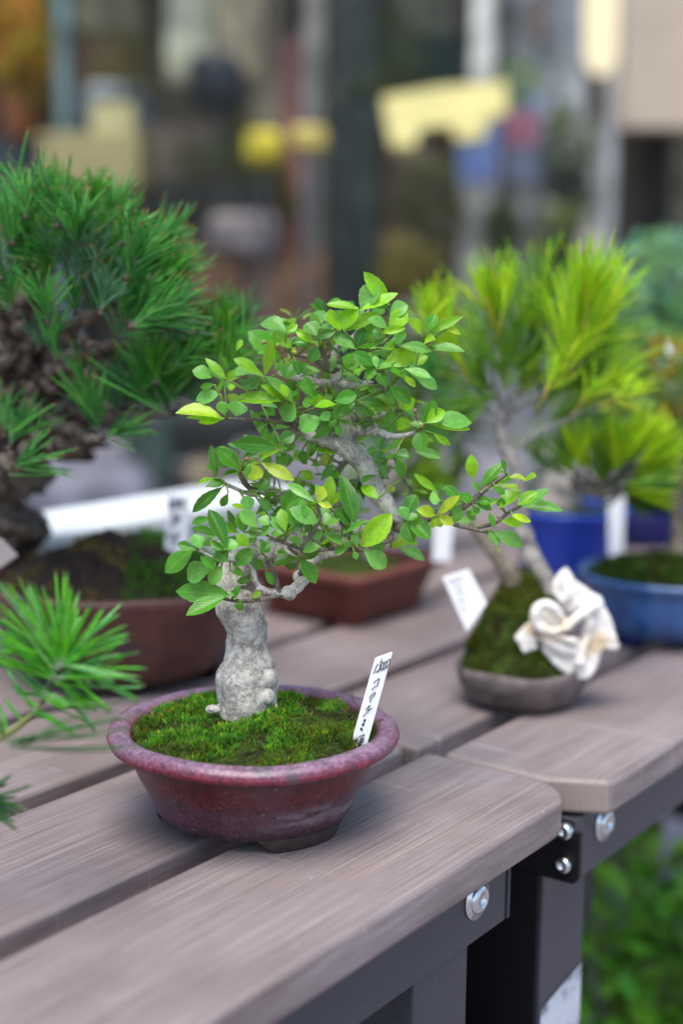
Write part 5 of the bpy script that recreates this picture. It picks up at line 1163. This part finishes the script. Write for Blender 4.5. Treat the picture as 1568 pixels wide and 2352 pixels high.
leafball('leaves', None, None, at(1545, 900, rpd), (.055, .06, .05), 420, .026, [(.10, .22, .03), (.20, .27, .02), (.30, .20, .02), (.07, .18, .04)], t2)
# navy pot beyond
fn = on(1490, 1262); NP = Vector((fn.x, fn.y, H)) + Fh * .05
nv = thing('potted_shrub', NP, 'green shrub in dark navy pot beyond the cobalt blue pot', 'bonsai')
mb = MB(); lathe(mb, [(0, .0), (.036, .0), (.040, .004), (.050, .025), (.058, .038), (.060, .042), (.055, .043), (.052, .036), (0, .034)], NP, 60); mb.build('pot', M['navy'], nv)
leafball('leaves', None, None, NP + ZUP * .085, (.06, .06, .045), 420, .03, [(.07, .19, .02), (.10, .24, .02), (.05, .14, .03)], nv)
# blue green bush behind, right
bb = at(1530, 780, 1.95); bs = thing('blue_green_bush', Vector((bb.x, bb.y, 0)), 'bluish green broad leaved bush filling the right edge behind the pine', 'bush')
mb = MB()
for k in range(7): tube(mb, [(Vector((bb.x, bb.y, 0)), .012), (Vector((bb.x, bb.y, .5)) + Vector((ru(-.05, .05), ru(-.05, .05), 0)), .009), (bb + Vector((ru(-.1, .1), ru(-.1, .1), ru(-.15, .08))), .004)], 3, 7, .2)
mb.build('stem', M['twig'], bs)
leafball('leaves', None, None, at(1530, 700, 1.95), (.13, .12, .095), 1100, .032, [(.10, .30, .19), (.16, .40, .27), (.07, .24, .12)], bs)
leafball('leaves', None, None, at(1520, 930, 1.9), (.15, .12, .12), 1300, .03, [(.08, .27, .07), (.12, .33, .09), (.16, .36, .18), (.05, .16, .05)], bs)
leafball('leaves', None, None, at(1420, 1010, 1.75), (.12, .1, .09), 420, .045, [(.03, .11, .02), (.05, .15, .03)], bs)
mb = MB(); blob(mb, at(1522, 812, 1.78), .014, .25, 90, 8); mb.build('white_flower', plain('white_petal', (.75, .72, .75), .6, .05), bs)
# low shrubs on the ground, lower right
def shrub(label, x, y, d, r, n, size, cols, sd_):
    random.seed(sd_); c = at(x, y, d); g = Vector((c.x, c.y, 0)); s = thing('ground_shrub', g, label, 'shrub', 'low shrubs beside the benches')
    mb = MB(); 
    for k in range(9): t_ = c + Vector((ru(-1, 1) * r[0], ru(-1, 1) * r[1], ru(-.3, .8) * r[2])) * .8; tube(mb, [(g + Vector((ru(-.02, .02), ru(-.02, .02), 0)), .006), ((g + t_) / 2 + Vector((ru(-.03, .03), 0, 0)), .005), (t_, .003)], 3, 6, .2)
    mb.build('stem', M['greybark'], s); leafball('leaves', None, None, c, r, n, size, cols, s)
SHC = [(.08, .36, .035), (.13, .48, .04), (.04, .20, .02), (.18, .46, .04), (.02, .10, .012)]
shrub('bright green shrub on the pavement beside the stickered leg', 1425, 2190, 1.62, (.10, .14, .15), 620, .048, SHC, 5)
shrub('green shrub at the bottom right corner of the photo', 1550, 2290, 1.5, (.12, .14, .13), 620, .048, SHC, 6)
shrub('darker shrub further along the bench at the right edge', 1560, 2170, 2.0, (.10, .16, .10), 420, .045, [(.03, .16, .012), (.05, .20, .02), (.08, .26, .03)], 8)
